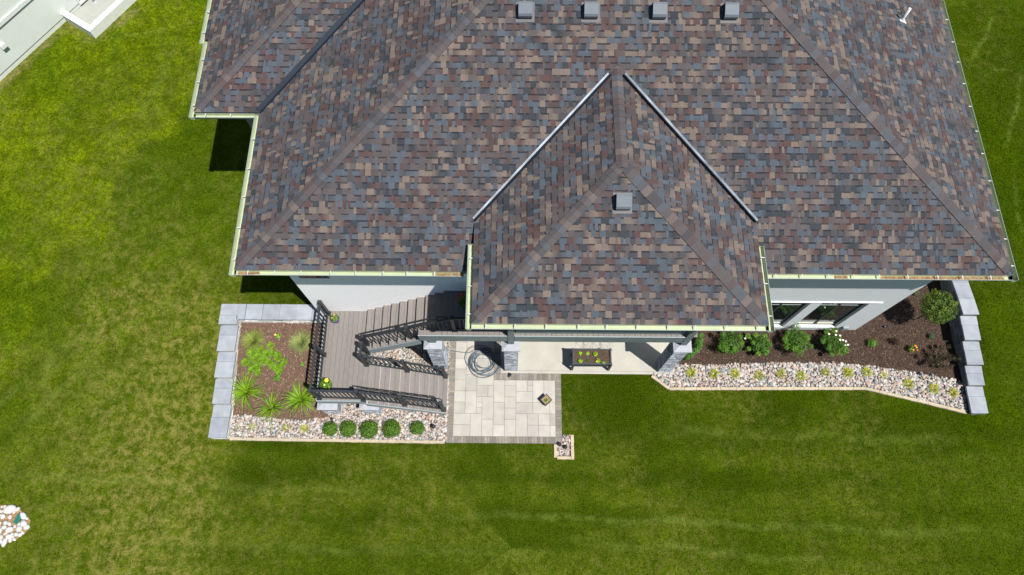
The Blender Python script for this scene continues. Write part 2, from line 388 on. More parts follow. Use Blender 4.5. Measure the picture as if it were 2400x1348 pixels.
# ------------------------------------------------------------------ mulch, river rock
def sheet(name, pts_low, pts_high, m, zf, nseg=24, parent=None):
    mb = MB(); x0 = max(pts_low[0][0], pts_high[0][0]); 
    xa = np.linspace(min(p[0] for p in pts_low), max(p[0] for p in pts_low), nseg+1)
    return xa
def strip(xa, ylo, yhi, zf, ny=8):
    V = []; n = len(xa)
    for j in range(ny+1):
        t = j/ny
        for i, x in enumerate(xa):
            y = ylo[i]*(1-t) + yhi[i]*t; V.append((x, y, float(zf(x, y))))
    F_ = [(j*n+i, j*n+i+1, (j+1)*n+i+1, (j+1)*n+i) for j in range(ny) for i in range(n-1)]
    return np.array(V), np.array(F_)

def in_rock(x, y):
    a = (x > -8.5) & (x < -1.98) & (y > 2.99) & (y < np.where(x < -5.6, interp(MU_L, x), 6.4))
    b = (x > 4.3) & (x < 13.8) & (y > interp(ED_R, x) + .02) & (y < np.where(x < 5.05, 5.4, interp(MU_R, x))) & ~((x < 5.0) & (y > 5.06))
    c = (x > 1.31) & (x < 1.71) & (y > 2.56) & (y < 3.18) & ~((x < 1.48) & (y > 2.93))
    return a | b | c
def in_mulch(x, y):
    a = (x > -8.48) & (x < -5.6) & (y > interp(MU_L, x)) & (y < 6.52)
    b = (x > 5.0) & (x < 13.8) & (y > np.where(x < 5.05, 5.3, interp(MU_R, x))) & (y < np.where(x < 10.8, 6.53, 9.4))
    return a | b

def chips(x, y, z, tone=1.0):
    n = len(x); a = rng.uniform(0, np.pi, n); L = rng.uniform(.010, .028, n); W = rng.uniform(.004, .009, n)
    tl = rng.normal(0, .35, n); h = rng.uniform(.002, .02, n)
    ca, sa = np.cos(a), np.sin(a); V = np.empty((n, 4, 3))
    for q, (sl, sw) in enumerate(((-1,-1),(1,-1),(1,1),(-1,1))):
        V[:,q,0] = x + ca*L*sl - sa*W*sw; V[:,q,1] = y + sa*L*sl + ca*W*sw; V[:,q,2] = z + h + L*tl*sl + W*sw*rng.normal(0,.3,n)
    t = rng.random(n)[:,None]; c = np.array([[.045,.026,.018]])*(1-t) + np.array([[.14,.088,.062]])*t**2
    pale = rng.random(n) > (.97 if tone > 1 else .94); c[pale] = np.array([.24,.175,.125]); c = c*tone
    return V.reshape(-1,3), np.arange(n*4).reshape(-1,4), c

def mulch(name, xa, ylo, yhi, zf, area, label, tone=1.0):
    V, F_ = strip(xa, ylo, yhi, zf, 14)
    n = int(area * 1300); x = rng.uniform(min(xa), max(xa), n*3); y = rng.uniform(min(ylo), max(yhi), n*3)
    k = in_mulch(x, y); x = x[k][:n]; y = y[k][:n]
    cV, cF, cc = chips(x, y, zf(x, y), tone)
    base = np.tile(np.array([[.062,.038,.026]])*tone, (len(F_), 1))
    o = npmesh(name, np.vstack([V, cV]), np.vstack([F_, cF + len(V)]), M['chip'], np.vstack([base, cc]))
    tag(o, label, 'mulch', kind='stuff')
xa = np.linspace(-8.5, -4.2, 30)
mulch('bark_mulch', xa, interp(MU_L, np.clip(xa, -8.5, -5.6)), np.full(30, 6.55), bed_z, 9, 'brown bark mulch filling the raised bed left of the stairs', 1.7)
xa = np.linspace(5.0, 13.82, 60)
mulch('bark_mulch', xa, interp(MU_R, xa), np.where(xa < 10.8, 6.56, 9.45), lambda x, y: .02 + 0*np.asarray(x), 16, 'dark bark mulch between the house wall and right retaining wall', .78)

def ico():
    import bmesh
    bm = bmesh.new(); bmesh.ops.create_icosphere(bm, subdivisions=2, radius=1)
    v = np.array([x.co[:] for x in bm.verts]); f = np.array([[q.index for q in t.verts] for t in bm.faces]); bm.free(); return v, f
IV, IF = ico()
ROCKC = .60*np.array([[.66,.62,.58],[.56,.44,.37],[.62,.50,.44],[.34,.36,.37],[.27,.30,.32],[.52,.46,.40],[.70,.66,.62],[.45,.33,.26],[.58,.40,.30],[.44,.43,.42]])
def stones(x, y, z, r, flat=.62):
    n = len(x)
    sc = np.stack([r*rng.uniform(.85,1.35,n), r*rng.uniform(.7,1.0,n), r*flat*rng.uniform(.8,1.1,n)], 1)
    a = rng.uniform(0, 2*np.pi, n); ca, sa = np.cos(a)[:,None], np.sin(a)[:,None]
    bump = 1 + .09*rng.normal(size=(n, len(IV)))*0 + .10*np.sin(IV[None,:,0]*rng.uniform(1,3,(n,1)) + rng.uniform(0,6,(n,1))) + .08*np.sin(IV[None,:,1]*rng.uniform(1,4,(n,1)) + rng.uniform(0,6,(n,1)))
    P_ = IV[None]*sc[:,None,:]*bump[:,:,None]
    X_ = P_[:,:,0]*ca - P_[:,:,1]*sa + x[:,None]; Y_ = P_[:,:,0]*sa + P_[:,:,1]*ca + y[:,None]; Z_ = P_[:,:,2] + z[:,None]
    V = np.stack([X_, Y_, Z_], 2).reshape(-1,3)
    F_ = (IF[None] + (np.arange(n)*len(IV))[:,None,None]).reshape(-1,3)
    return V, F_
def rocks(name, x0, x1, y0, y1, label, zf=lambda x, y: 0*x):
    g_ = .060; gx, gy = np.meshgrid(np.arange(x0, x1, g_), np.arange(y0, y1, g_)); x = gx.ravel() + rng.uniform(-.03,.03,gx.size); y = gy.ravel() + rng.uniform(-.03,.03,gx.size)
    k = in_rock(x, y); x = x[k]; y = y[k]; n = len(x); r = .030 + .034*rng.random(n)**2.2; z = .012 + r*.25 + rng.uniform(0,.018,n) + zf(x, y)
    V, F_ = stones(x, y, z, r)
    c = ROCKC[rng.choice(len(ROCKC), n, p=[.20,.13,.14,.10,.06,.12,.10,.05,.04,.06])] * rng.uniform(.85, 1.12, (n,1)); c = np.repeat(c, len(IF), 0)
    tag(npmesh(name, V, F_, M['rock'], np.clip(c,0,.85), smooth=True), label, 'river rock', kind='stuff')
def fines(name, xa, lo, hi, z):
    V, F_ = strip(xa, lo, hi, lambda x, y: z, 3); tag(npmesh(name, V, F_, M['rockbase']), kind='structure')
xa = np.linspace(-8.5,-1.98,20); fines('gravel_base', xa, np.full(20,2.98), np.where(xa<-5.6, interp(MU_L, xa)+.1, 6.5), .006)
xa = np.linspace(4.3,13.82,40); fines('gravel_base', xa, interp(ED_R, xa), interp(MU_R, xa)+.1, .007)
xa = np.linspace(1.31,1.72,3); fines('gravel_base', xa, np.full(3,2.55), np.full(3,3.18), .008)
rocks('river_rock', -8.5, -1.95, 2.98, 6.4, 'pink and grey river rock around the stairs and along the left edging')
rocks('river_rock', 4.3, 13.82, 3.9, 5.6, 'pink and grey river rock strip in front of the right mulch bed')
rocks('river_rock', 1.3, 1.75, 2.5, 3.2, 'river rock in the small edged square at the patio corner')

# ------------------------------------------------------------------ patio and slab
def grout(name, x0, x1, y0, y1, z):
    mb = MB(); mb.box(x0, x1, y0, y1, -.06, z); return mb
mb = MB(); mb.box(-2.0, 1.47, 2.92, 5.045, -.06, .022, (.17,.155,.13)); mb.box(-2.0, -.40, 5.045, 9, -.06, .0218, (.17,.155,.13))
g_ = .1715; x0, y0 = -1.80, 3.12; nxg, nyg = 18, 24
occ = np.zeros((nxg, nyg), bool)
def allowed(i, j): return (j < 10) or (i < 7)
for j in range(nyg):
    for i in range(nxg):
        if not allowed(i, j): occ[i, j] = True
r_ = random.Random(3)
PC = [(.345,.325,.295),(.335,.318,.288),(.355,.337,.305),(.318,.302,.276),(.345,.322,.29),(.362,.345,.314)]
for j in range(nyg):
    for i in range(nxg):
        if occ[i, j]: continue
        opts = [(2,2),(3,2),(2,3),(2,1),(2,2),(3,2),(2,4),(1,2),(1,1)]
        r_.shuffle(opts); opts.sort(key=lambda o: 0 if o[0]*o[1] >= 4 and r_.random() < .8 else 1)
        for a, b in opts + [(1,1)]:
            if i+a <= nxg and j+b <= nyg and not occ[i:i+a, j:j+b].any(): break
        occ[i:i+a, j:j+b] = True
        c = r_.choice(PC); kx = r_.uniform(.93, 1.05)
        mb.box(x0+i*g_+.004, x0+(i+a)*g_-.004, y0+j*g_+.004, y0+(j+b)*g_-.004, .0, .030+r_.uniform(0,.002), tuple(q*kx for q in c), bev=.004)
tag(mb.build('patio', M['paver']), kind='structure')
mb = MB()
def soldier(x0, x1, y0, y1, along):
    L = .088; t = x0 if along == 'x' else y0; end = x1 if along == 'x' else y1
    while t < end - .02:
        e = min(t+L, end); k_ = r_.uniform(.8, 1.15); c = r_.choice([(.185,.165,.14),(.165,.15,.13),(.21,.19,.16),(.17,.16,.148)])
        c = tuple(q*k_ for q in c)
        if along == 'x': mb.box(t+.0025, e-.0025, y0, y1, 0, .033, c, bev=.003)
        else: mb.box(x0, x1, t+.0025, e-.0025, 0, .033, c, bev=.003)
        t = e
soldier(-2.0, 1.47, 2.92, 3.115, 'x'); soldier(-2.0, -1.805, 3.118, 9, 'y'); soldier(1.29, 1.47, 3.118, 4.84, 'y'); soldier(-.595, 1.47, 4.845, 5.04, 'x'); soldier(-.595, -.40, 5.045, 9, 'y')
tag(mb.build('paver_border', M['border']), kind='structure')
mb = MB(); mb.box(-.395, 5.0, 5.14, 9, -.1, .034, bev=.006); mb.box(-.395, 5.0, 5.05, 5.136, -.1, .033, bev=.006)
tag(mb.build('concrete_slab', M['concrete']), kind='structure')

# limestone edging blocks, each a thing
def edging(points, widths, group, what, w=.095, thick=.07):
    P_ = [Vector((*p, 0)) for p in points]; seg = []; 
    L = [(P_[i+1]-P_[i]).length for i in range(len(P_)-1)]; tot = sum(L); t = 0; idx = 0
    def at(t):
        for i, l_ in enumerate(L):
            if t <= l_ or i == len(L)-1: return P_[i] + (P_[i+1]-P_[i])*(t/l_)
            t -= l_
    while t < tot - .04:
        s_ = widths[idx % len(widths)]*r_.uniform(.9,1.1); e = min(t+s_, tot)
        if tot - e < .12: e = tot
        a = at(t); b = at(e); d = (b-a).normalized(); side = Vector((-d.y, d.x, 0)); mid = (a+b)/2; l2 = (b-a).length/2 - .004
        k_ = r_.uniform(.9, 1.08); c = (.385*k_, .325*k_, .235*k_); m_ = MB()
        Mx = Matrix.Translation(mid) @ Matrix.Rotation(math.atan2(d.y, d.x), 4, 'Z')
        nj = 5; vs = []   # slightly irregular block
        for i in range(nj+1):
            x = -l2 + 2*l2*i/nj; j1 = r_.uniform(-.006,.006); j2 = r_.uniform(-.006,.006); hz = thick + r_.uniform(-.003,.003)
            vs += [(x, -w/2+j1, -.05), (x, -w/2+j1+.003, hz-.008), (x, -w/2+j1+.012, hz), (x, w/2+j2-.012, hz), (x, w/2+j2-.003, hz-.008), (x, w/2+j2, -.05)]
        fs = []
        for i in range(nj):
            for q in range(5): fs.append((i*6+q, (i+1)*6+q, (i+1)*6+q+1, i*6+q+1))
        fs += [tuple(range(6)), tuple(nj*6+q for q in reversed(range(6)))]
        fs = [tuple(reversed(f)) for f in fs]
        m_.solid(vs, fs, c); o = m_.build('edging_stone', M['lime']); o.matrix_world = Mx
        tag(o, f'tan limestone edging block, {ORD[idx % 30]} {what}', 'edging stone', group)
        idx += 1; t = e
edging([(-2.03,2.935),(-8.45,2.99)], [.48,.52,.48,.26,.30,.52,.5,.9,.95,1.0,.6], 'edging stones along the left gravel', 'from the patio along the left gravel bed')
edging([(4.27,5.0),(4.76,4.60),(7.7,4.63),(10.8,4.655),(11.7,4.44),(12.75,4.19),(13.72,3.94)], [.62,.42,.36,.42,.27,.48,.5,.28,.5,.47,.3,.44], 'edging stones along the right bed', 'from the concrete slab along the right bed')
edging([(1.265,2.90),(1.265,2.51)], [.42], 'edging stones round the small gravel square', 'on the left side of the small gravel square')
edging([(1.315,2.505),(1.73,2.505)], [.42], 'edging stones round the small gravel square', 'on the lower side of the small gravel square')
edging([(1.775,2.455),(1.775,3.18)], [.36], 'edging stones round the small gravel square', 'up the right side of the small gravel square')

# ------------------------------------------------------------------ retaining walls
def block_face(mb, a, b, z0, z1, out, cols, thick=.04):
    """courses of split-face blocks along a->b, facing 'out'"""
    a = Vector((*a, 0)); b = Vector((*b, 0)); L = (b-a).length; d = (b-a)/L; o = Vector((*out, 0))
    z = z0
    while z < z1 - .03:
        h = min(.095, z1 - z); t = -r_.uniform(0,.2)
        while t < L:
            w_ = r_.choice([.2,.3,.3,.42]); t0 = max(t, 0); t1 = min(t+w_, L)
            if t1 - t0 > .03:
                pr = thick + r_.uniform(-.008,.012); c = r_.choice(cols); k_ = r_.uniform(.85,1.12); c = tuple(q*k_ for q in c)
                p0 = a + d*(t0+.003); p1 = a + d*(t1-.003); q0 = p0 + o*pr; q1 = p1 + o*pr
                za, zb = z+.003, z+h-.003
                mb.solid([(*p0.xy,za),(*p1.xy,za),(*p1.xy,zb),(*p0.xy,zb),(*q0.xy,za+.006),(*q1.xy,za+.006),(*q1.xy,zb-.006),(*q0.xy,zb-.006)],
                         [(4,5,6,7),(0,1,5,4),(1,2,6,5),(2,3,7,6),(3,0,4,7)], c)
            t += w_
        z += h
WC = [(.62,.60,.56),(.50,.49,.47),(.70,.67,.62),(.44,.43,.42)]
CC = [(.245,.268,.30),(.228,.25,.282),(.26,.282,.31),(.236,.256,.288)]
rw = empty('retaining_wall', (-8.7, 5, 0), 'stepped grey stone retaining wall round the left bed', 'retaining wall')
rw2 = empty('retaining_wall', (14.0, 6, 0), 'stepped grey stone retaining wall along the right bed, dark inner face', 'retaining wall')
def part(mb, name, m, root): 
    o = mb.build(name, m, root); o.matrix_parent_inverse = Matrix.Translation(-root.location); return o
def cap(root, x0, x1, y0, y1, z, skew=0):
    mb = MB(); k_ = r_.uniform(.93,1.06); c = tuple(q*k_ for q in r_.choice(CC)); j = [r_.uniform(-.008,.008) for _ in range(4)]
    x0 += j[0]; x1 += j[1]
    t = .065; b = .006
    vs = [(x0,y0,z-t),(x1,y0,z-t),(x1+skew,y1,z-t),(x0+skew,y1,z-t),(x0,y0,z-b),(x1,y0,z-b),(x1+skew,y1,z-b),(x0+skew,y1,z-b),
          (x0+b,y0+b,z),(x1-b,y0+b,z),(x1+skew-b,y1-b,z),(x0+skew+b,y1-b,z)]
    fs = [(3,2,1,0),(0,1,5,4),(1,2,6,5),(2,3,7,6),(3,0,4,7),(4,5,9,8),(5,6,10,9),(6,7,11,10),(7,4,8,11),(8,9,10,11)]
    mb.solid(vs, fs, c); part(mb, 'cap_stone', M['wallcap'], root)
body = MB()
seg = [(2.98,3.96,.28),(3.96,4.73,.41),(4.73,5.52,.54),(5.52,6.33,.67)]
for y0_, y1_, z in seg:
    body.box(-8.95, -8.52, y0_+.02, y1_+.02, -.2, z-.065, (.45,.44,.42))
    block_face(body, (-8.52, y1_+.02), (-8.52, y0_+.02), -.05, z-.067, (1,0), WC, .035)
    block_face(body, (-8.95, y0_+.02), (-8.95, y1_+.02), -.05, z-.067, (-1,0), WC, .03)
    yy = y0_ + (y1_-y0_)*(.62)
    cap(rw, -9.0, -8.46, y0_+.003, yy-.002, z); cap(rw, -9.0, -8.46, yy+.002, y1_-.003, z)
block_face(body, (-8.95,3.0), (-8.52,3.0), -.05, .21, (0,-1), WC, .02)
body.box(-8.95, -8.52, 6.36, 6.92, -.2, .735, (.45,.44,.42)); body.box(-8.515, -5.805, 6.56, 6.92, -.2, .735, (.45,.44,.42))
block_face(body, (-8.52,6.56), (-8.52,6.36), .1, .733, (1,0), WC, .03)
block_face(body, (-8.48,6.56), (-5.82,6.56), .1, .733, (0,-1), WC, .04)
block_face(body, (-8.52,6.92), (-5.82,6.92), .3, .733, (0,1), WC, .03)
part(body, 'wall_body', M['wallblock'], rw)
cap(rw, -9.02, -8.46, 6.335, 6.62, .80)
ed = [-9.03,-8.50,-8.24,-7.72,-7.20,-6.68,-6.20,-5.805]
for a, b in zip(ed, ed[1:]): cap(rw, a+.002, b-.002, 6.625 if b < -8.45 else 6.49, 6.99, .80)
body = MB(); seg = [(3.88,4.70,.25),(4.70,5.30,.40),(5.30,6.03,.55),(6.03,6.80,.70),(6.80,9.7,.85)]
WD = [(.13,.145,.155),(.10,.115,.125),(.15,.165,.175)]
for i, (y0_, y1_, z) in enumerate(seg):
    body.box(13.86, 14.20, y0_+.02, y1_+.02, -.2, z-.065, (.2,.2,.2))
    block_face(body, (13.86, y0_+.02), (13.86, y1_+.02), -.05, z-.067, (-1,0), WD, .045)
    block_face(body, (14.20, y1_+.02), (14.20, y0_+.02), -.05, z-.067, (1,0), WD, .03)
    if i < 4:
        yy = y0_ + (y1_-y0_)*.62; dx = (.04, 0, -.01, 0)[3-i]*0
        cap(rw2, 13.74, 14.24, y0_+.003, yy-.002, z, .012); cap(rw2, 13.75, 14.25, yy+.002, y1_-.003, z, .012)
    else:
        ys_ = [6.80,7.33,7.86,8.4,8.95,9.7]; xo = [0,-.04,-.10,-.17,-.24]
        for k_, (a, b) in enumerate(zip(ys_, ys_[1:])): cap(rw2, 13.77+xo[k_], 14.27+xo[k_], a+.003, b-.003, z, (-.04,-.06,-.07,-.07,-.08)[k_])
block_face(body, (13.86,3.9), (14.2,3.9), -.05, .18, (0,-1), WD, .02)
part(body, 'wall_body', M['wallblock'], rw2)

# ------------------------------------------------------------------ roof
PITCH = .41
E = dict(y=5.93, xl=-6.42, xr=11.43, z=6.25)
SC = [((.136,.107,.089),.16),((.068,.041,.039),.16),((.060,.076,.095),.19),((.029,.034,.042),.12),((.074,.063,.064),.24),((.050,.049,.055),.13)]
SCc = [tuple(q*.90 + .0035 for q in c) for c, p_ in SC]; SCp = [p_ for c, p_ in SC]
def clip(poly, a, b, c):   # keep a*x+b*y<=c
    out = []
    for i in range(len(poly)):
        p, q = poly[i], poly[(i+1) % len(poly)]; dp = a*p[0]+b*p[1]-c; dq = a*q[0]+b*q[1]-c
        if dp <= 0: out.append(p)
        if dp*dq < 0: t = dp/(dp-dq); out.append((p[0]+(q[0]-p[0])*t, p[1]+(q[1]-p[1])*t))
    return out
def halfplanes(poly):
    A = sum(poly[i][0]*poly[(i+1)%len(poly)][1]-poly[(i+1)%len(poly)][0]*poly[i][1] for i in range(len(poly)))
    hp = []
    for i in range(len(poly)):
        p, q = poly[i], poly[(i+1) % len(poly)]; nx_, ny_ = (q[1]-p[1]), -(q[0]-p[0])
        if A < 0: nx_, ny_ = -nx_, -ny_
        hp.append((nx_, ny_, nx_*p[0]+ny_*p[1]))
    return hp
def shingle_plane(mb, poly, seed, vmax=99):
    """poly: list of 3D points, first edge = eave. lays courses of laminated shingles"""
    rr = random.Random(seed); P_ = [Vector(p) for p in poly]; O = P_[0]; u = (P_[1]-P_[0]).normalized()
    n = u.cross(P_[2]-P_[0]).normalized(); n = n if n.z > 0 else -n
    v = n.cross(u); v = v if v.dot(P_[2]-P_[0]) > 0 else -v
    uv = [((p-O).dot(u), (p-O).dot(v)) for p in P_]; hp = halfplanes(uv)
    def w3(a, b, h): return O + u*a + v*b + n*h
    mb.face([p - n*.012 for p in P_], (.09,.08,.08))
    ex = .1445; vtop = min(max(b for a, b in uv), vmax); row = 0
    us = [a for a, b in uv]
    while row*ex < vtop:
        v0 = row*ex; v1 = v0 + ex + .004
        # u-range of this course
        strip_ = [(min(us)-1, v0), (max(us)+1, v0), (max(us)+1, v1), (min(us)-1, v1)]
        for h_ in hp: strip_ = clip(strip_, *h_)
        if len(strip_) < 3: row += 1; continue
        t = min(a for a, b in strip_) - rr.uniform(0,.2); end = max(a for a, b in strip_)
        tooth = rr.random() < .5; cur = rr.choices(SCc, SCp)[0]
        kn = [rr.choices(SCc, SCp)[0] for _ in range(int((end-t)/.22)+4)]; tk = t
        def run(a):      # granule blend that drifts along the course
            q_ = max(0, (a-tk)/.22); i_ = min(int(q_), len(kn)-2); f_ = min(1, max(0, (q_-i_-.25)*2)); return tuple(x_*(1-f_)+y_*f_ for x_, y_ in zip(kn[i_], kn[i_+1]))
        while t < end:
            wd_ = rr.choice([.06,.08,.10,.12,.14,.17]) if tooth else rr.choice([.045,.06,.08,.11,.14,.17])
            if rr.random() < .72: cur = rr.choices(SCc, SCp)[0]
            k_ = rr.uniform(.9, 1.1); c = tuple(q*k_ for q in cur)
            nxt = (not tooth) or rr.random() < .35
            if nxt: c = tuple(q*k_ for q in run(t+wd_/2))
            sl = rr.uniform(-.006,.006)
            cell = [(t, v0), (t+wd_, v0), (t+wd_+sl, v1), (t+sl, v1)]
            hb, ht = (.013, .006) if tooth else (.008, .003)
            pieces = [(cell, c)]
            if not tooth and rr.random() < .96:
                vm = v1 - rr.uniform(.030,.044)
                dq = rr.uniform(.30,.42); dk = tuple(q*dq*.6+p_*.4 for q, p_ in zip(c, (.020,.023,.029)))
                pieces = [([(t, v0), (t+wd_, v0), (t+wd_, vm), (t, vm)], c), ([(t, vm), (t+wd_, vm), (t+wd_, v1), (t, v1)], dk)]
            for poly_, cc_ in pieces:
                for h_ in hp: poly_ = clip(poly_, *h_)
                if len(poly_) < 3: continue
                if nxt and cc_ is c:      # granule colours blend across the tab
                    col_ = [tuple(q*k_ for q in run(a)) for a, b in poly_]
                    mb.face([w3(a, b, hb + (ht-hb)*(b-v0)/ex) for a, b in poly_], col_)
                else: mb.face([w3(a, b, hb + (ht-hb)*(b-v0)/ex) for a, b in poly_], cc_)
                lo = sorted([q for q in poly_ if abs(q[1]-v0) < 1e-6])
                if len(lo) >= 2:
                    a0, a1 = lo[0][0], lo[-1][0]
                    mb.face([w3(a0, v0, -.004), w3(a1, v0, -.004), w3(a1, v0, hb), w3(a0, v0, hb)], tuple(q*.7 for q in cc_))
            if tooth:
                for tt in (t, t+wd_):
                    q_ = [(tt, v0), (tt, v1)]
                    if all(h_[0]*tt+h_[1]*(v0+.07) <= h_[2] for h_ in hp):
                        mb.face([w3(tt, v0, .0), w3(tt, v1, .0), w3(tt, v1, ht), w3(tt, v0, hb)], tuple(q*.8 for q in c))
            t += wd_; tooth = not tooth if rr.random() < .88 else tooth
        row += 1
def caps(mb, a, b, d1, d2, seed, w_=.135):
    """hip/ridge caps from a (low) to b (high); d1,d2 unit vectors in the two planes, away from the line"""
    rr = random.Random(seed); a = Vector(a); b = Vector(b); L = (b-a).length; d = (b-a)/L; ex = .16; i = 0
    d1 = Vector(d1).normalized(); d2 = Vector(d2).normalized(); up = (-(d1+d2)).normalized()
    off = .16 if L > 3.5 else 0
    while off + i*ex < L:
        s0 = off + i*ex; s1 = min(s0+ex+.03, L); c = rr.choices(SCc, [.10,.15,.18,.08,.33,.16])[0]; k_ = rr.uniform(.92,1.06); nm = (.084,.075,.077); c = tuple((q*.55+p_*.45)*k_*.97 for q, p_ in zip(c, nm))
        lo = a + d*s0 + up*.034; hi = a + d*s1 + up*.024
        for dd in (d1, d2):
            e0 = lo + dd*w_ ; e1 = hi + dd*w_
            mb.face([lo, e0, e1, hi], c); dn = -up*.016
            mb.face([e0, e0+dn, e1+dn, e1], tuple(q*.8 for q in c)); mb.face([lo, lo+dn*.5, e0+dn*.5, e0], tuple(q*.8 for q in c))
        i += 1
house = empty('house', (2.5, 12, 0), 'house with brown and slate shingled hip roof, white walls and a rear porch gable', 'house')
zr = lambda d: E['z'] + PITCH*d
yl, xl, xr, z0 = E['y'], E['xl'], E['xr'], E['z']
hw = (xr-xl)/2; xm = (xl+xr)/2; ya = yl + hw           # apex
WY = 10.19; WX = xl - (WY - yl) + (WY - yl)            # wing eave line
wl = -8.07                                             # wing left eave
def Z(p): return Vector(p)
vt = 13.6 - 0
roof = MB()
shingle_plane(roof, [(xl,yl,z0),(xr,yl,z0),(xm,ya,zr(hw))], 1)
# main left plane (between hip and valley): eave along x = xl
t9 = hw
shingle_plane(roof, [(xl,WY,z0),(xl,yl,z0),(xm,ya,zr(hw)),(xm,WY+hw,zr(hw))], 2)
shingle_plane(roof, [(xr,yl,z0),(xr,24,z0),(xm,24,zr(hw)),(xm,ya,zr(hw))], 3)
d_ = xl - wl
shingle_plane(roof, [(wl,WY,z0),(xl,WY,z0),(xl+6,WY+6,zr(6)),(wl+6,WY+6,zr(6))], 4)
shingle_plane(roof, [(wl,22,z0),(wl,WY,z0),(wl+6,WY+6,zr(6)),(wl+6,22,zr(6))], 5)
roof_o = part(roof, 'roof', M['shingle'], house)
mb = MB(); shingle_plane(mb, [(wl-.14,22,z0-.057),(wl-.14,12.45,z0-.057),(wl+.03,12.45,z0+.012),(wl+.03,22,z0+.012)], 6)
part(mb, 'roof_extension', M['shingle'], house)
# porch roof
px0, px1, py0, pz0 = -.91, 5.515, 4.54, 6.70
pw = (px1-px0)/2; pxm = (px0+px1)/2; pzr = pz0+PITCH*pw; pya = py0+pw; pyj = yl+(pzr-z0)/PITCH; pyv = yl+(pz0-z0)/PITCH
mb = MB()
shingle_plane(mb, [(px0,py0,pz0),(px1,py0,pz0),(pxm,pya,pzr)], 11)
shingle_plane(mb, [(px0,pyv,pz0),(px0,py0,pz0),(pxm,pya,pzr),(pxm,pyj,pzr)], 12)
shingle_plane(mb, [(px1,py0,pz0),(px1,pyv,pz0),(pxm,pyj,pzr),(pxm,pya,pzr)], 13)
porch_roof = part(mb, 'porch_roof', M['shingle'], house)
# hips & ridges
s2 = math.sqrt(2)
def sub(mb, name, m, par, root=house):
    return mb.build(name, m, par)
def hipcap(a, b, da, db, seed, par, w_=.135):
    mb = MB(); caps(mb, a, b, da, db, seed, w_); sub(mb, 'ridge_cap', M['shingle'], par)
def perp(a, b, n_):   # direction in plane with normal n_, perpendicular to line ab
    d = (Vector(b)-Vector(a)).normalized(); v = d.cross(Vector(n_)).normalized(); return v if v.z < 0 else -v
NF = (0,-PITCH,1); NL = (-PITCH,0,1); NR = (PITCH,0,1)
for a, b, n1, n2, sd_, par in (((xl,yl,z0),(xm,ya,zr(hw)),NF,NL,21,roof_o), ((xr,yl,z0),(xm,ya,zr(hw)),NF,NR,22,roof_o), ((wl,WY,z0),(wl+6,WY+6,zr(6)),NF,NL,23,roof_o),
                          ((px0,py0,pz0),(pxm,pya,pzr),NF,NL,24,porch_roof), ((px1,py0,pz0),(pxm,pya,pzr),NF,NR,25,porch_roof)):
    hipcap(a, b, perp(a, b, n1), perp(a, b, n2), sd_, par)
a, b = (pxm,pya-.12,pzr), (pxm,pyj+.02,pzr); hipcap(a, b, (-1,0,-PITCH), (1,0,-PITCH), 26, porch_roof)
# valley flashing: W profile of one metal, shade and brightness coloured in per fold
def valley(a, b, n1, n2, m, par, w_=.055, lift=.03):
    a = Vector(a); b = Vector(b); d = (b-a).normalized()
    d1 = d.cross(Vector(n1)).normalized(); d1 = d1 if d1.z > 0 else -d1
    d2 = d.cross(Vector(n2)).normalized(); d2 = d2 if d2.z > 0 else -d2
    up = Vector((0,0,1)); mb = MB()
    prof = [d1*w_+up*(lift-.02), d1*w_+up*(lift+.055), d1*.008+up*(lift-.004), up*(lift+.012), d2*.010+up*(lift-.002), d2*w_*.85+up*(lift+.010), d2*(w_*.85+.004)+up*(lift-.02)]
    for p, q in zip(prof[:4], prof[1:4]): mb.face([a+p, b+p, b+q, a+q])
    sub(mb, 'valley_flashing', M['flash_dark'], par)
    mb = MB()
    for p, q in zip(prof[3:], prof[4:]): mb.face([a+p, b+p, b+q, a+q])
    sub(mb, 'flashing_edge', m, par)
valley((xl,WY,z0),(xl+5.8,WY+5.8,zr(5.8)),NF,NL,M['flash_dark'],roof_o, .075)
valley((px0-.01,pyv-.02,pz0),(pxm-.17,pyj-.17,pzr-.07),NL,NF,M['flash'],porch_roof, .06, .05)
valley((px1+.01,pyv-.02,pz0),(pxm+.17,pyj-.17,pzr-.07),NR,NF,M['flash'],porch_roof, .06, .05)

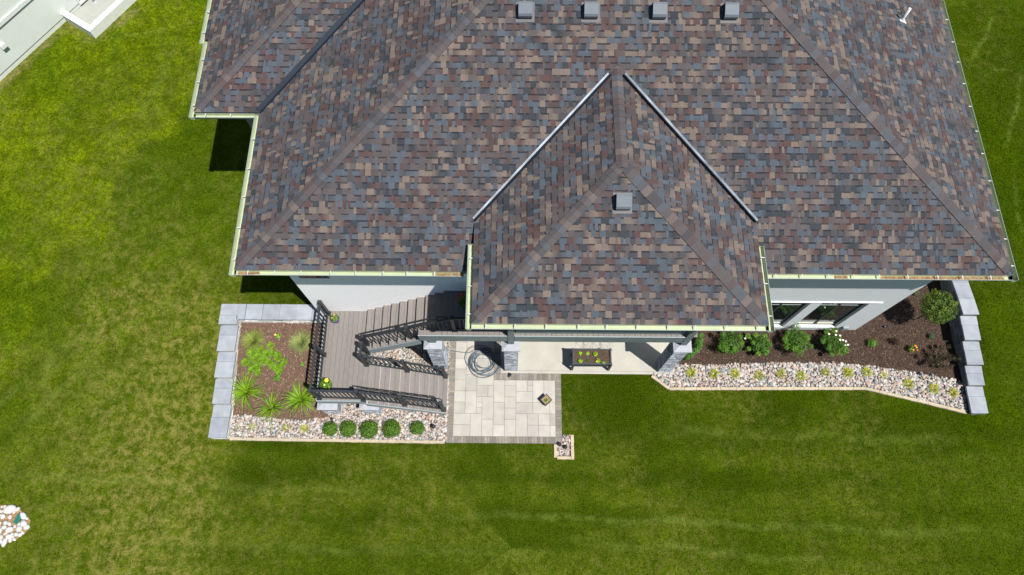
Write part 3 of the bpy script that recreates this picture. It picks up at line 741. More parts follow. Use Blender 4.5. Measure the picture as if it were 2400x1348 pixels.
# gutters
def gutter(p0, p1, out, z, spacing, name='gutter', litter=None, w_=.125, jit=.12):
    """p0->p1 along the eave (inner edge), out = outward unit (x,y)"""
    a = Vector((*p0, 0)); b = Vector((*p1, 0)); L = (b-a).length; d = (b-a)/L; o = Vector((*out, 0)); h = .10; t = .004
    mb = MB(); up = Vector((0,0,1))
    def q(s_, w__, z_): return a + d*s_ + o*w__ + up*z_
    prof = [(0,z),(0,z-h),(w_*.72,z-h),(w_*.80,z-h*.6),(w_-.012,z-.02),(w_-.012,z-.006)]
    for (w0,z0_), (w1,z1_) in zip(prof, prof[1:]): mb.face([q(0,w0,z0_), q(0,w1,z1_), q(L,w1,z1_), q(L,w0,z0_)])
    for s_ in (0, L): mb.face([q(s_,*p_) for p_ in prof[:5]])
    g_o = part(mb, name, M['gutter'], house)
    mo = MB(); prof = [(w_-.012,z-.004),(w_-.010,z+.002),(w_,z+.001),(w_,z-.02),(w_*.84,z-h*.6),(w_*.76,z-h-.004),(0,z-h-.004)]
    for (w0,z0_), (w1,z1_) in zip(prof, prof[1:]): mo.face([q(-.002,w0,z0_), q(-.002,w1,z1_), q(L+.002,w1,z1_), q(L+.002,w0,z0_)])
    sub(mo, 'gutter_face', M['gutter_out'], g_o)
    s_ = spacing*.5
    while s_ < L - .08:
        hb = MB(); c0 = q(s_, .004, z-.004); c1 = q(s_, w_-.014, z-.008); hb.bar(c0, c1, .016, .006); hb.bar(q(s_,.03,z-.002), q(s_,.075,z-.002), .026, .012)
        sub(hb, 'gutter_hanger', M['hanger'], g_o); s_ += spacing*r_.uniform(1-jit, 1+jit)
    if litter:
        for l0, l1 in litter:
            lb = MB(); s_ = l0
            while s_ < l1:
                e = min(s_+.12, l1); wa = r_.uniform(.04,.07); wb = r_.uniform(.07,.098)
                lb.face([q(s_,.01,z-h+.012), q(e,.01,z-h+.014), q(e,wb,z-h+.01), q(s_,wb,z-h+.008)]); s_ = e
            sub(lb, 'leaf_litter', M['litter'], g_o)
gz = 6.21
gutter((-6.43,5.945),(-1.16,5.945),(0,-1),gz,.62,litter=[(.05,.55),(4.62,5.2)])
gutter((5.70,5.945),(11.44,5.945),(0,-1),gz,.62,litter=[(1.7,2.0),(2.75,5.6)])
gutter((-6.43,5.82),(-6.43,10.17),(-1,0),gz,.78)
gutter((-8.08,10.19),(-6.56,10.19),(0,-1),gz,.58)
gutter((-8.08,10.07),(-8.08,12.55),(-1,0),gz,.72)
gutter((-8.22,12.40),(-8.22,20),(-1,0),gz-.05,.72)
gutter((11.44,5.82),(11.44,22),(1,0),gz,.72)
gutter((-.92,4.55),(5.525,4.55),(0,-1),6.66,.64)
gutter((-.92,4.43),(-.92,6.44),(-1,0),6.66,.68)
gutter((5.525,4.43),(5.525,6.44),(1,0),6.66,.68)

# fascia, soffits, porch ceiling
mb = MB()
fz0, fz1 = 6.04, 6.20
mb.box(-6.42, 11.43, 5.95, 5.975, fz0, fz1); mb.box(-6.42,-6.395, 5.98, 10.2, fz0, fz1); mb.box(11.405, 11.43, 5.98, 22, fz0, fz1)
mb.box(-8.07,-6.45, 10.2, 10.225, fz0, fz1); mb.box(-8.07,-8.045, 10.23, 20, fz0, fz1)
part(mb, 'fascia', M['trim'], house)
mb = MB(); mb.box(-6.39, 11.40, 5.98, 6.60, 6.06, 6.08); mb.box(-6.39,-5.75, 6.605, 10.2, 6.06, 6.08); mb.box(10.75, 11.40, 6.605, 22, 6.06, 6.08); mb.box(-8.04,-5.7, 10.23, 20, 6.06, 6.08)
part(mb, 'soffit', M['soffit'], house)
mb = MB(); mb.box(-.90, 5.505, 4.56, 4.585, 6.50, 6.66); mb.box(-.90,-.875, 4.59, 7.0, 6.50, 6.66); mb.box(5.48, 5.505, 4.59, 7.0, 6.50, 6.66)
part(mb, 'porch_fascia', M['trim'], house)
mb = MB(); mb.box(-.87, 5.475, 4.59, 7.0, 6.53, 6.55); part(mb, 'porch_ceiling', M['soffit'], house)
mb = MB(); mb.box(-.2, 4.8, 5.27, 5.40, 6.28, 6.525); mb.box(-.2,-.07, 5.405, 6.52, 6.28, 6.525); mb.box(4.6, 4.73, 5.405, 6.52, 6.28, 6.525)
part(mb, 'porch_beam', M['trim'], house)

# walls
WYf = 6.53; WL_, WR_ = -5.80, 10.80
mb = MB()
mb.box(WL_, 5.0, WYf, WYf+.2, -.1, 6.058); mb.box(WL_, WL_+.2, WYf+.203, 20, -.1, 6.057); mb.box(-8.0, WL_-.003, 12.9, 13.1, .3, 6.057)
part(mb, 'wall', M['stucco'], house)
mb = MB()
wy = WYf + .003
WT, WB = 2.47, .32
wins = [(7.00,8.40),(8.72,10.05)]
mb.box(5.003, WR_, wy, wy+.2, 2.62, 6.056)                                   # above the windows
mb.box(5.003, WR_, wy, wy+.2, -.1, WB-.03)
xprev = 5.003
for a, b in wins: mb.box(xprev, a, wy, wy+.2, WB-.03, 2.62); xprev = b
mb.box(xprev, WR_, wy, wy+.2, WB-.03, 2.62)
mb.box(WR_-.2, WR_-.002, wy+.203, 22, -.1, 6.055)
part(mb, 'side_wall', M['stucco_low'], house)
mb = MB(); mb.box(6.0, 10.35, wy-.035, wy-.003, 2.64, 2.685); part(mb, 'ledge_trim', M['trim_white'], house)
for a, b in wins:
    fr = MB(); y0_, y1_ = wy+.085, wy+.14
    fr.box(a, b, y0_, y1_, WB-.028, WB+.05); fr.box(a, b, y0_, y1_, 2.50, 2.618)
    for q in (a, b-.05, (a+b)/2-.03): fr.box(q, q+.05 if q != (a+b)/2-.03 else q+.06, y0_+.002, y1_-.002, WB+.052, 2.498)
    w_o = part(fr, 'window', M['frame_dark'], house)
    for q0, q1 in ((a+.08,(a+b)/2-.06),((a+b)/2+.06,b-.08)):
        for zz0, zz1 in ((WB+.055, WB+.14), (2.30, 2.40)):
            g1 = MB(); g1.box(q0, q1, wy+.088, wy+.098, zz0, zz1); sub(g1, 'sash_rail', M['trim_cream'], w_o)
        g1 = MB(); g1.box(q0-.02, q1+.02, wy+.09, wy+.10, 2.10, 2.125); sub(g1, 'glazing_bar', M['trim_lt'], w_o)
    for q0, q1 in ((a+.062,(a+b)/2-.037),((a+b)/2+.037,b-.062)):
        g1 = MB(); g1.box(q0, q1, wy+.102, wy+.110, WB+.053, 2.497); sub(g1, 'pane', M['glass'], w_o)
    sl = MB(); sl.box(a-.04, b+.04, wy-.035, wy+.033, WB-.06, WB-.031); sub(sl, 'sill', M['trim_lt'], w_o)
fr = MB(); fr.box(-5.55,-4.78, WYf-.02, WYf-.002, 4.25, 5.2); w_o = part(fr, 'window', M['trim'], house)
g1 = MB(); g1.box(-5.50,-4.83, WYf-.026, WYf-.021, 4.31, 5.15); sub(g1, 'pane', M['glass'], w_o)
mb = MB(); mb.bar((-6.86,10.42,.5), (-6.86,10.42,6.05), .2, .2, up=(0,1,0)); part(mb, 'porch_post', M['trim'], house)
mb = MB(); mb.box(10.25, 10.42, wy-.08, wy-.003, .25, .42, bev=.01); part(mb, 'outlet_cover', M['trim_lt'], house)

# porch deck kick wall and things on the house are below; roof vents
def vent(x, y, plane='F', par=roof_o, zf=None):
    """box vent: flange lying on the slope plus hood; built in world space"""
    mb = MB()
    if plane == 'F': zz = zf(y); vx = Vector((1,0,0)); vy = Vector((0,1,PITCH)).normalized()
    elif plane == 'L': zz = z0+PITCH*(x-xl); vx = Vector((0,-1,0)); vy = Vector((1,0,PITCH)).normalized()
    else: zz = z0+PITCH*(xr-x); vx = Vector((0,1,0)); vy = Vector((-1,0,PITCH)).normalized()
    n_ = vx.cross(vy); O = Vector((x,y,zz)); T = lambda a, b, c: O + vx*a + vy*b + n_*c
    vs = [T(a,b,c) for c in (.012,.017) for a, b in ((-.21,-.25),(.21,-.25),(.21,.2),(-.21,.2))]
    mb.solid(vs, [(4,5,6,7),(0,1,5,4),(1,2,6,5),(2,3,7,6),(3,0,4,7)], (.10,.095,.10))
    prof = [(-.17,.02),(-.18,.08),(-.165,.15),(-.12,.19),(.10,.215),(.15,.20),(.165,.02)]
    L_ = [T(-.155,b,c) for b, c in prof]; R_ = [T(.155,b,c) for b, c in prof]
    for i in range(len(prof)-1): mb.face([L_[i], R_[i], R_[i+1], L_[i+1]], (.105,.125,.148))
    mb.face(L_, (.02,.025,.03)); mb.face(R_, (.02,.025,.03))
    sub(mb, 'roof_vent', M['ventt'], par)
M['ventt'] = mat('vent_paint', (1,1,1), .6, tint=True, var=.06, scale=8, spec=.3)
zmain = lambda y: z0+PITCH*(y-yl)
for x in (.215, 1.694, 3.23, 4.844): vent(x, 11.40, 'F', roof_o, zmain)
vent(2.322, 6.98, 'F', porch_roof, lambda y: pz0+PITCH*(y-py0))
vent(-1.35, 12.12, 'L'); vent(6.42, 12.20, 'R')
# plumbing pipe
pb = Vector((9.80,12.62,z0+PITCH*(xr-9.80)))
mb = MB(); mb.lathe([(.08,pb.z-.02),(.045,pb.z+.08),(.040,pb.z+.10),(.038,pb.z+.40),(.027,pb.z+.40),(.027,pb.z+.2)], pb.x, pb.y, 16)
mb.solid([(pb.x-.08,pb.y-.07,pb.z+PITCH*.08+.02),(pb.x+.12,pb.y-.09,pb.z-PITCH*.12+.02),(pb.x+.10,pb.y+.03,pb.z-PITCH*.10+.02),(pb.x-.08,pb.y+.07,pb.z+PITCH*.08+.02)],[(0,1,2,3)])
sub(mb, 'vent_pipe', M['pvc'], roof_o)

# ------------------------------------------------------------------ stone columns
LC = [(.25,.28,.32),(.20,.225,.26),(.31,.34,.38),(.17,.19,.22),(.36,.39,.42),(.28,.30,.33)]
def ledge_shaft(w_, h, seed):
    rr = random.Random(seed); mb = MB(); c_ = w_/2-.02; mb.box(-c_, c_, -c_, c_, 0, h, (.12,.13,.15))
    for side in range(4):
        Mx = Matrix.Rotation(side*math.pi/2, 4, 'Z'); z = 0
        while z < h-.005:
            hh_ = min(rr.uniform(.028,.06), h-z); t = -w_/2
            while t < w_/2-.005:
                L = rr.uniform(.08,.26); e = min(t+L, w_/2)
                if w_/2-e < .05: e = w_/2
                pr = w_/2 + rr.uniform(-.016,.006); c = rr.choice(LC); k_ = rr.uniform(.8,1.2); c = tuple(q*k_ for q in c)
                mb.box(t+.0015, e-.0015, -pr, -c_+.001, z+.0015, z+hh_-.0015, c, Mx, bev=.004); t = e
            z += hh_
    return mb
def pyramid(w_, z0_, z1_, top):
    a = w_/2; b = top/2; mb = MB()
    vs = [(-a,-a,z0_),(a,-a,z0_),(a,a,z0_),(-a,a,z0_),(-a,-a,z0_+.045),(a,-a,z0_+.045),(a,a,z0_+.045),(-a,a,z0_+.045),(-b,-b,z1_),(b,-b,z1_),(b,b,z1_),(-b,b,z1_)]
    mb.solid(vs, [(3,2,1,0),(0,1,5,4),(1,2,6,5),(2,3,7,6),(3,0,4,7),(4,5,9,8),(5,6,10,9),(6,7,11,10),(7,4,8,11),(8,9,10,11)])
    return mb
def column(x, y, w_, h, post_top, label, pw_=.17, cw=None, seed=0, capm='cap'):
    r0 = empty('stone_column', (x, y, 0), label, 'column', 'stone columns under the deck')
    ledge_shaft(w_, h, seed).build('shaft', M['ledge'], r0)
    pyramid(cw or w_+.11, h+.002, h+.14, pw_).build('cap', M[capm], r0)
    mb = MB(); mb.box(-pw_/2, pw_/2, -pw_/2, pw_/2, h+.13, post_top); mb.build('post', M['trim'], r0)
column(-2.22, 5.36, .40, 2.50, 2.875, 'tall stone column under the deck corner, nearest the stairs', .20, seed=31)
column(-.065, 5.32, .40, 2.50, 6.27, 'tall stone column beside the coiled hose, carrying a porch post', .17, seed=32)
column(4.66, 5.32, .40, 2.50, 6.27, 'tall stone column at the right end of the porch beside the shrubs', .17, seed=33)
column(-5.42, 4.02, .50, .80, 1.195, 'short stone column under the left corner of the stair landing', .20, .60, seed=34)
column(-4.20, 4.02, .50, .80, 1.195, 'short stone column under the landing where the lower steps begin', .20, .58, seed=35)

# ------------------------------------------------------------------ deck and stairs
deck = empty('deck_stairs', (-4, 5, 0), 'brown composite deck with two stair flights, landing and black railings', 'deck stairs')
def dpart(mb, name, m, par=None): 
    o = mb.build(name, m, par or deck); o.matrix_parent_inverse = Matrix.Translation(-deck.location); return o
DC = (.170,.152,.142)
def dcol(): k_ = r_.uniform(.95,1.04); return (DC[0]*k_, DC[1]*k_*r_.uniform(.98,1.02), DC[2]*k_)
ZL = 1.56; ZD = 3.35
mb = MB(); x = -5.55
while x < -4.16:
    e = min(x+.1385, -4.10); mb.box(x+.0018, e-.0018, 3.87, 6.525, ZL-.025, ZL, dcol(), bev=.003); x = e
    if e >= -4.10: break
dpart(mb, 'landing', M['deck'])
mb = MB(); mb.box(-5.565,-4.08, 3.835, 3.865, ZL-.31, ZL-.004); mb.box(-5.58,-5.555, 3.87, 6.52, ZL-.31, ZL-.004); mb.box(-4.12,-4.09, 4.95, 5.26, ZL-.31, ZL-.03); mb.box(-5.54,-4.13, 3.9, 6.5, ZL-.31, ZL-.05)
dpart(mb, 'landing_frame', M['trim_lt'])
# lower flight (goes down to the right)
n_ = 9; rise = ZL/n_; run = .2645; xs0 = -4.12
for i in range(1, n_):
    zt = ZL - i*rise; xa_ = xs0 + (i-1)*run
    mb = MB(); mb.box(xa_+.002, xa_+run*.5+.002, 3.80, 4.97, zt-.025, zt, dcol(), bev=.003); mb.box(xa_+run*.5+.006, xa_+run+.000, 3.80, 4.97, zt-.025, zt, dcol(), bev=.003)
    dpart(mb, 'stair_tread', M['deck'])
for i in range(0, n_):
    zt = ZL - i*rise; xa_ = xs0 + i*run; mb = MB(); mb.box(xa_-.016, xa_-.001, 3.805, 4.965, zt-rise+.001, zt-.027); dpart(mb, 'stair_riser', M['riser'])
for y_ in (3.79, 4.975):
    mb = MB(); vs = []
    for dy in (-.012, .012):
        vs += [(xs0-.05, y_+dy, ZL-.03), (xs0-.05, y_+dy, ZL-.34), (xs0+8*run-.18, y_+dy, .0), (xs0+8*run, y_+dy, .0), (xs0+8*run, y_+dy, .13)]
    mb.solid(vs, [(0,1,2,3,4),(9,8,7,6,5),(0,4,9,5),(1,0,5,6),(2,1,6,7),(3,2,7,8),(4,3,8,9)]); dpart(mb, 'stringer', M['trim_lt'])
# upper flight (rises to the right)
nu = 10; ru = (ZD-ZL)/nu; xu = -4.28
for i in range(nu-1):
    zt = ZL+(i+1)*ru; xa_ = xu+i*.2645; yy0 = 5.30 if xa_ < -2.75 else 5.42
    mb = MB(); mb.box(xa_, xa_+.136, yy0, 6.525, zt-.025, zt, dcol(), bev=.003); mb.box(xa_+.140, xa_+.276, yy0, 6.525, zt-.025, zt, dcol(), bev=.003)
    dpart(mb, 'stair_tread', M['deck'])
for i in range(nu):
    zt = ZL+(i+1)*ru; xa_ = xu+i*.2645; yy0 = 5.31 if xa_ < -2.75 else 5.425
    mb = MB(); mb.box(xa_+.022, xa_+.04, yy0, 6.52, zt-ru+.001, zt-.027); dpart(mb, 'stair_riser', M['riser'])
mb = MB(); vs = []
for dy in (-.012,.012):
    vs += [(xu, 5.285+dy, ZL+.12), (xu, 5.285+dy, ZL-.25), (-2.55, 5.285+dy, ZL-.25+1.73*ru/.2645), (-2.55, 5.285+dy, ZL+.12+1.73*ru/.2645)]
mb.solid(vs, [(0,1,2,3),(7,6,5,4),(0,3,7,4),(1,0,4,5),(2,1,5,6),(3,2,6,7)]); dpart(mb, 'stringer', M['trim_lt'])
# main deck boards
mb = MB(); x = -1.90
mb.box(-2.53,-1.905, 5.265, 5.405, ZD-.025, ZD, dcol(), bev=.003)
while x < 4.75:
    e = x+.1385; mb.box(x+.0025, e-.0025, 5.265, 6.525, ZD-.025, ZD, dcol(), bev=.003); x = e
dpart(mb, 'deck_boards', M['deck'])
mb = MB(); mb.box(-2.54,-.16, 5.245, 5.262, ZD-.46, ZD+.002); mb.box(.03, 4.565, 5.245, 5.262, ZD-.46, ZD+.002); mb.box(-2.50, 4.7, 5.27, 5.33, ZD-.45, ZD-.03); mb.box(-1.86,4.7, 5.34, 6.5, ZD-.30, ZD-.06)
dpart(mb, 'rim_board', M['trim'])
mb = MB(); mb.box(-2.54,-.16, 5.241, 5.266, ZD+.003, ZD+.012); mb.box(.03,4.565, 5.241, 5.266, ZD+.003, ZD+.012); dpart(mb, 'edge_strip', M['trim_lt'])
mb = MB(); mb.box(.06, 4.53, 5.335, 5.36, ZD+.002, ZD+.80); mb.box(.06, 4.53, 5.30, 5.36, ZD+.805, ZD+.86); dpart(mb, 'kick_panel', M['trim'])

def rail_post(par, x, y, z, h=1.07):
    mb = MB(); mb.box(x-.045, x+.045, y-.045, y+.045, z+.02, z+h-.03); mb.box(x-.055, x+.055, y-.055, y+.055, z+h-.03, z+h, bev=.012); mb.box(x-.07, x+.07, y-.07, y+.07, z, z+.05, bev=.012)
    dpart(mb, 'rail_post', M['rail'], par)
def rail_run(par, a, b, h0=.10, h1=.98):
    """rails and balusters between two post bases a,b"""
    a = Vector(a); b = Vector(b); d = b-a; hor = Vector((d.x,d.y,0)); L = hor.length; u = d/L; s0, s1 = .047, L-.047
    for hh_, w_, t_, nm in ((h1,.06,.038,'top_rail'),(h0,.04,.038,'bottom_rail')):
        mb = MB(); mb.bar(a+u*s0+Vector((0,0,hh_)), a+u*s1+Vector((0,0,hh_)), w_, t_); dpart(mb, nm, M['rail'], par)
    n = max(1, round((s1-s0)/.115)); 
    for i in range(1, n):
        p = a + u*(s0+(s1-s0)*i/n); mb = MB(); mb.box(p.x-.010, p.x+.010, p.y-.010, p.y+.010, p.z+h0+.012, p.z+h1-.012); dpart(mb, 'baluster', M['rail'], par)
def railing(posts, extra=()):
    par = bpy.data.objects.new('railing', None); COL.objects.link(par); par.parent = deck; par.matrix_parent_inverse = Matrix.Translation(-deck.location); par.location = posts[0][:3]
    inv = Matrix.Translation(-Vector(posts[0][:3]))
    kids0 = set(bpy.data.objects)
    for p in posts:
        if p[3]: rail_post(par, *p[:3], h=p[3])
    for p, q in zip(posts, posts[1:]): rail_run(par, p[:3], q[:3])
    for ch in par.children: ch.matrix_parent_inverse = inv
    return par, inv
ls = rise/run; us_ = ru/.2645
railing([(-5.47,6.44,ZL,1.05),(-5.47,5.18,ZL,1.05),(-5.47,3.93,ZL,1.07)])
railing([(-5.47,3.93,ZL,0),(-4.22,3.90,ZL,1.09)])
r1, inv1 = railing([(-4.22,3.90,ZL,0),(-3.15,3.90,ZL-1.07*ls+.02,1.10),(-2.08,3.88,.17,1.10)])
railing([(-4.21,4.91,ZL,1.09),(-3.14,4.91,ZL-1.07*ls+.02,1.10),(-2.07,4.90,.17,1.10)])
railing([(-4.21,4.91,ZL,0),(-4.20,5.25,ZL,1.05)])
r2, inv2 = railing([(-4.18,5.44,ZL,1.10),(-2.82,5.40,ZL+1.45*us_,1.12),(-1.56,5.42,ZD,1.05),(-.2,5.42,ZD,0)])
def handrail(par, inv, pts, brk):
    mb = MB(); mb.tube(pts, .019, 8); o = mb.build('handrail', M['rail'], par); o.matrix_parent_inverse = inv
    for a, b in brk:
        mb = MB(); mb.tube([a, b], .012, 6); o = mb.build('rail_bracket', M['rail'], par); o.matrix_parent_inverse = inv
y_ = 4.02; zz = lambda x: ZL+.93-(x+4.22)*ls
handrail(r1, inv1, [(-4.22,3.96,ZL+.90),(-4.25,y_-.02,ZL+.90),(-4.23,y_,ZL+.92)]+[(x,y_,zz(x)) for x in (-4.1,-3.6,-3.1,-2.6,-2.2,-2.12)]+[(-2.06,y_-.03,zz(-2.12)-.02),(-2.06,3.94,zz(-2.1)-.03)], [((-3.4,3.92,zz(-3.4)-.02),(-3.4,y_,zz(-3.4)-.01)),((-2.3,3.9,zz(-2.3)-.02),(-2.3,y_,zz(-2.3)-.01))])
y_ = 5.56; zu = lambda x: ZL+.93+(x+4.18)*us_
handrail(r2, inv2, [(-4.18,5.49,ZL+.92),(-4.21,y_-.02,ZL+.92),(-4.18,y_,ZL+.93)]+[(x,y_,zu(x)) for x in (-4.05,-3.5,-3,-2.5,-2.05,-1.9)]+[(-1.75,y_-.02,zu(-1.9)+.02),(-1.62,5.48,zu(-1.9)+.02)], [((-3.05,5.44,zu(-3.05)),(-3.05,y_,zu(-3.05))),((-1.98,5.46,zu(-1.98)),(-1.98,y_,zu(-1.98)))])

# ------------------------------------------------------------------ plants
def hue(c, n, spread=.18, dark=.5):
    c = (c[0]*1.55, c[1]*1.40, c[2]*1.0) if c[1] > c[0]*1.05 else c
    k = rng.uniform(1-dark, 1.25, n)[:,None]; s = rng.normal(0, spread, n)[:,None]
    c = np.array([c])*k*np.hstack([1+s, np.ones((n,1)), 1-s*.5]); return np.clip(c, .002, .8)
def leaf_cloud(cx, cy, cz, rx, ry, rz, n, size, col, lobes=0, shell=.5, spread=.15, dark=.5, aspect=1.9, seed=0, elong=None):
    """leaf-sized kites spread through an uneven crown; returns V,F,tint"""
    d = rng.normal(size=(n,3)); d /= np.linalg.norm(d, axis=1)[:,None]
    rad = rng.random(n)**shell
    lob = np.ones(n)
    if lobes:
        ld = rng.normal(size=(lobes,3)); ld[:,2] = np.abs(ld[:,2])*.6; ld /= np.linalg.norm(ld, axis=1)[:,None]
        cs = (d@ld.T).max(1); lob = .68 + .40*np.clip((cs-.45)/.55, 0, 1)**1.0
    p = d*(rad*lob)[:,None]*np.array([[rx,ry,rz]]) + np.array([[cx,cy,cz]])
    nrm = d + rng.normal(0,.55,(n,3)) + np.array([[0,0,.5]]); nrm /= np.linalg.norm(nrm, axis=1)[:,None]
    a = np.cross(nrm, rng.normal(size=(n,3))); a /= np.linalg.norm(a, axis=1)[:,None]; b = np.cross(nrm, a)
    s = size*rng.uniform(.6,1.25,n)[:,None]; V = np.empty((n,4,3))
    V[:,0] = p - a*s; V[:,1] = p - b*s/aspect; V[:,2] = p + a*s; V[:,3] = p + b*s/aspect
    return V.reshape(-1,3), np.arange(n*4).reshape(-1,4), hue(col, n, spread, dark)
def merge(parts):
    V = []; F_ = []; T = []; o = 0
    for v, f, t in parts: V.append(v); F_.append(f+o); T.append(t); o += len(v)
    return np.vstack(V), np.vstack(F_), np.vstack(T)
def blades(cx, cy, z, n, L, w_, col, spread_r=.03, droop=.9, elev=(35,80), seg=4, spread=.12, base_dark=.5):
    az = rng.uniform(0, 2*np.pi, n); el = np.radians(rng.uniform(*elev, n)); ln = L*rng.uniform(.6,1.1,n)
    r0 = spread_r*np.sqrt(rng.random(n)); x = cx+np.cos(az)*r0; y = cy+np.sin(az)*r0
    cur = np.stack([x, y, np.full(n, z)], 1); V = np.empty((n, (seg+1)*2, 3)); tw = rng.normal(0,.25,n)
    for k in range(seg+1):
        ww = w_*(1-(k/seg)**1.6)*.5 + .0008; side = np.stack([-np.sin(az+tw), np.cos(az+tw), np.zeros(n)], 1)
        V[:,2*k] = cur - side*ww; V[:,2*k+1] = cur + side*ww
        e = el - droop*1.6*(k/seg)**1.3
        stp = (ln/seg)[:,None]; cur = cur + np.stack([np.cos(az)*np.cos(e), np.sin(az)*np.cos(e), np.sin(e)], 1)*stp
        cur[:,2] = np.maximum(cur[:,2], z+.004)
    F_ = np.array([[2*k, 2*k+1, 2*k+3, 2*k+2] for k in range(seg)])
    F_ = (F_[None] + (np.arange(n)*(seg+1)*2)[:,None,None]).reshape(-1,4)
    t = np.repeat(hue(col, n, spread, base_dark), seg, 0)
    return V.reshape(-1,3), F_, t
def rel(parts, loc):
    return [(v - np.array([loc]), f, t) for v, f, t in parts]
def plant(name, u, v, label, cat, fol, group=None, z=0.0, flowers=None, stem_h=0, stem_r=.012, pos=None):
    p = pos if pos is not None else G(u, v, z)
    r0 = empty(name, p, label, cat, group)
    V, F_, T = merge(rel(fol(p.x, p.y, p.z), p)); npmesh('foliage', V, F_, M['leaf'], T, parent=r0)
    if stem_h:
        mb = MB(); 
        for k in range(5):
            a = k*2.5; mb.tube([(0,0,-.02),(math.cos(a)*.03,math.sin(a)*.03,stem_h*.5),(math.cos(a)*.10,math.sin(a)*.10,stem_h)], [stem_r, stem_r*.8, stem_r*.4], 5)
        mb.build('stem', M['stem'], r0)
    if flowers:
        for (dx, dy, dz, rr_, c) in flowers:
            mb = MB()
            for k in range(6):
                a = k*math.pi/3; b_ = a+.5; mb.face([(0,0,.004),(math.cos(a-.45)*rr_*.8,math.sin(a-.45)*rr_*.8,.012),(math.cos(a)*rr_,math.sin(a)*rr_,.006),(math.cos(a+.45)*rr_*.8,math.sin(a+.45)*rr_*.8,.012)], c)
            o = mb.build('flower', M['petal'], r0); o.location = (dx, dy, dz)
    return r0
GRN = (.055,.150,.022); DGR = (.035,.085,.020); YGR = (.17,.27,.030)
# boxwoods in the left gravel
for i, (u, v, r) in enumerate(((777,1008,.22),(819,1007,.245),(868,1009,.275),(920,1008,.275),(980,1006,.215))):
    plant('boxwood', u, v, f'round clipped green boxwood in the river rock, {ORD[i]} from the left of the five', 'shrub',
          lambda x, y, z, r=r: [leaf_cloud(x, y, r*.72, r, r, r*.78, int(2600*(r/.24)**2), .019, (.060,.140,.016), lobes=22, shell=.30, dark=.55),
                                leaf_cloud(x, y, r*.80, r*.98, r*.96, r*.75, 420, .020, (.10,.22,.02), lobes=16, shell=.22)], 'row of five boxwoods', stem_h=.15)
# small ornamental grass tufts
TL = [(561,998,.5),(593,998,.9),(636,1001,.5),(673,1000,.8),(716,1003,1.1)]
for i, (u, v, k_) in enumerate(TL):
    plant('grass_tuft', u, v+3, f'small yellow-green grass tuft in the left river rock, {ORD[i]} from the left', 'ornamental grass',
          lambda x, y, z, k_=k_: [blades(x, y, z+.03, int(80*k_), .15*k_**.5, .010, (.30,.36,.06), .05, .7)], 'grass tufts in the left river rock')
TR = [(1619,873,1),(1672,874,.9),(1721,874,.85),(1776,878,.8),(1828,874,.75),(1875,880,.95),(1933,872,.8),(1983,872,1.05),(2028,870,.95),(2067,879,.5),(2126,898,1),(2184,910,1),(2230,919,.85)]
for i, (u, v, k_) in enumerate(TR):
    plant('grass_tuft', u, v+3, f'small yellow-green grass tuft in the right river rock, {ORD[i]} from the left', 'ornamental grass',
          lambda x, y, z, k_=k_: [blades(x, y, z+.03, int(120*k_), .22*k_**.5, .010, (.30,.36,.050), .05, .7)], 'grass tufts in the right river rock')
# daylilies
for (u, v, L, n, lab) in ((577,905,.72,120,'large arching daylily clump by the left retaining wall'),(635,940,.56,70,'smaller arching daylily clump between the two large ones'),(705,923,.70,125,'large arching daylily clump beside the landing railing corner')):
    p = G(u, v+14, .1); z = float(bed_z(p.x, p.y))
    plant('daylily', 0, 0, lab, 'daylily', lambda x, y, z_, L=L, n=n: [blades(x, y, z_, n, L, .027, (.13,.26,.014), .07, 1.15, (30,80), 7, .12, .6)], 'daylilies in the left bed', pos=Vector((p.x, p.y, z)))
# fountain grasses
for (u, v, lab, c) in ((597,793,'fine pale green fountain grass in the upper left of the bed',(.17,.23,.07)),(708,797,'fine grey-green fountain grass beside the landing railing',(.20,.26,.12))):
    p = G(u, v+8, .35); z = float(bed_z(p.x, p.y))
    plant('fountain_grass', 0, 0, lab, 'ornamental grass', lambda x, y, z_, c=c: [blades(x, y, z_, 850, .42, .006, c, .07, .75, (35,88), 5, .1, .4)], 'fountain grasses in the left bed', pos=Vector((p.x, p.y, z)))
# sprawling shrub made of leafy rosettes
p = G(622, 850, .3); z = float(bed_z(p.x, p.y)); tips = []
def sprawl(x, y, z_):
    out = []
    for (u, v, r) in ((588,828,.13),(603,838,.13),(612,822,.13),(627,830,.12),(641,826,.11),(585,850,.12),(600,858,.10),(618,845,.12),(650,838,.12),(664,850,.08),(650,862,.11),(636,858,.08),(633,810,.08),(575,848,.10),(590,866,.08),(654,868,.09),(607,870,.08),(668,847,.06),(632,848,.09),(598,818,.08)):
        q = G(u, v, z_+.28+r_.uniform(-.08,.1)); tips.append(q)
        for w3_ in range(3):
            out.append(blades(q.x+r_.uniform(-.05,.05), q.y+r_.uniform(-.05,.05), q.z-.03, 30, r*1.4, .026, (.115,.235,.014), .03, .7, (5,65), 3, .12, .5))
    return out
r0 = plant('azalea', 0, 0, 'sprawling bright green open-branched shrub in the middle of the left bed', 'shrub', sprawl, pos=Vector((p.x, p.y, z)))
mb = MB()
for q in tips: 
    e = q - Vector((p.x, p.y, z)); mb.tube([(0,0,-.02), (e.x*.45,e.y*.45,e.z*.35), tuple(e)], [.010,.007,.004], 5)
o = mb.build('branch', mat('pale_bark', (.33,.28,.22), .9), r0)
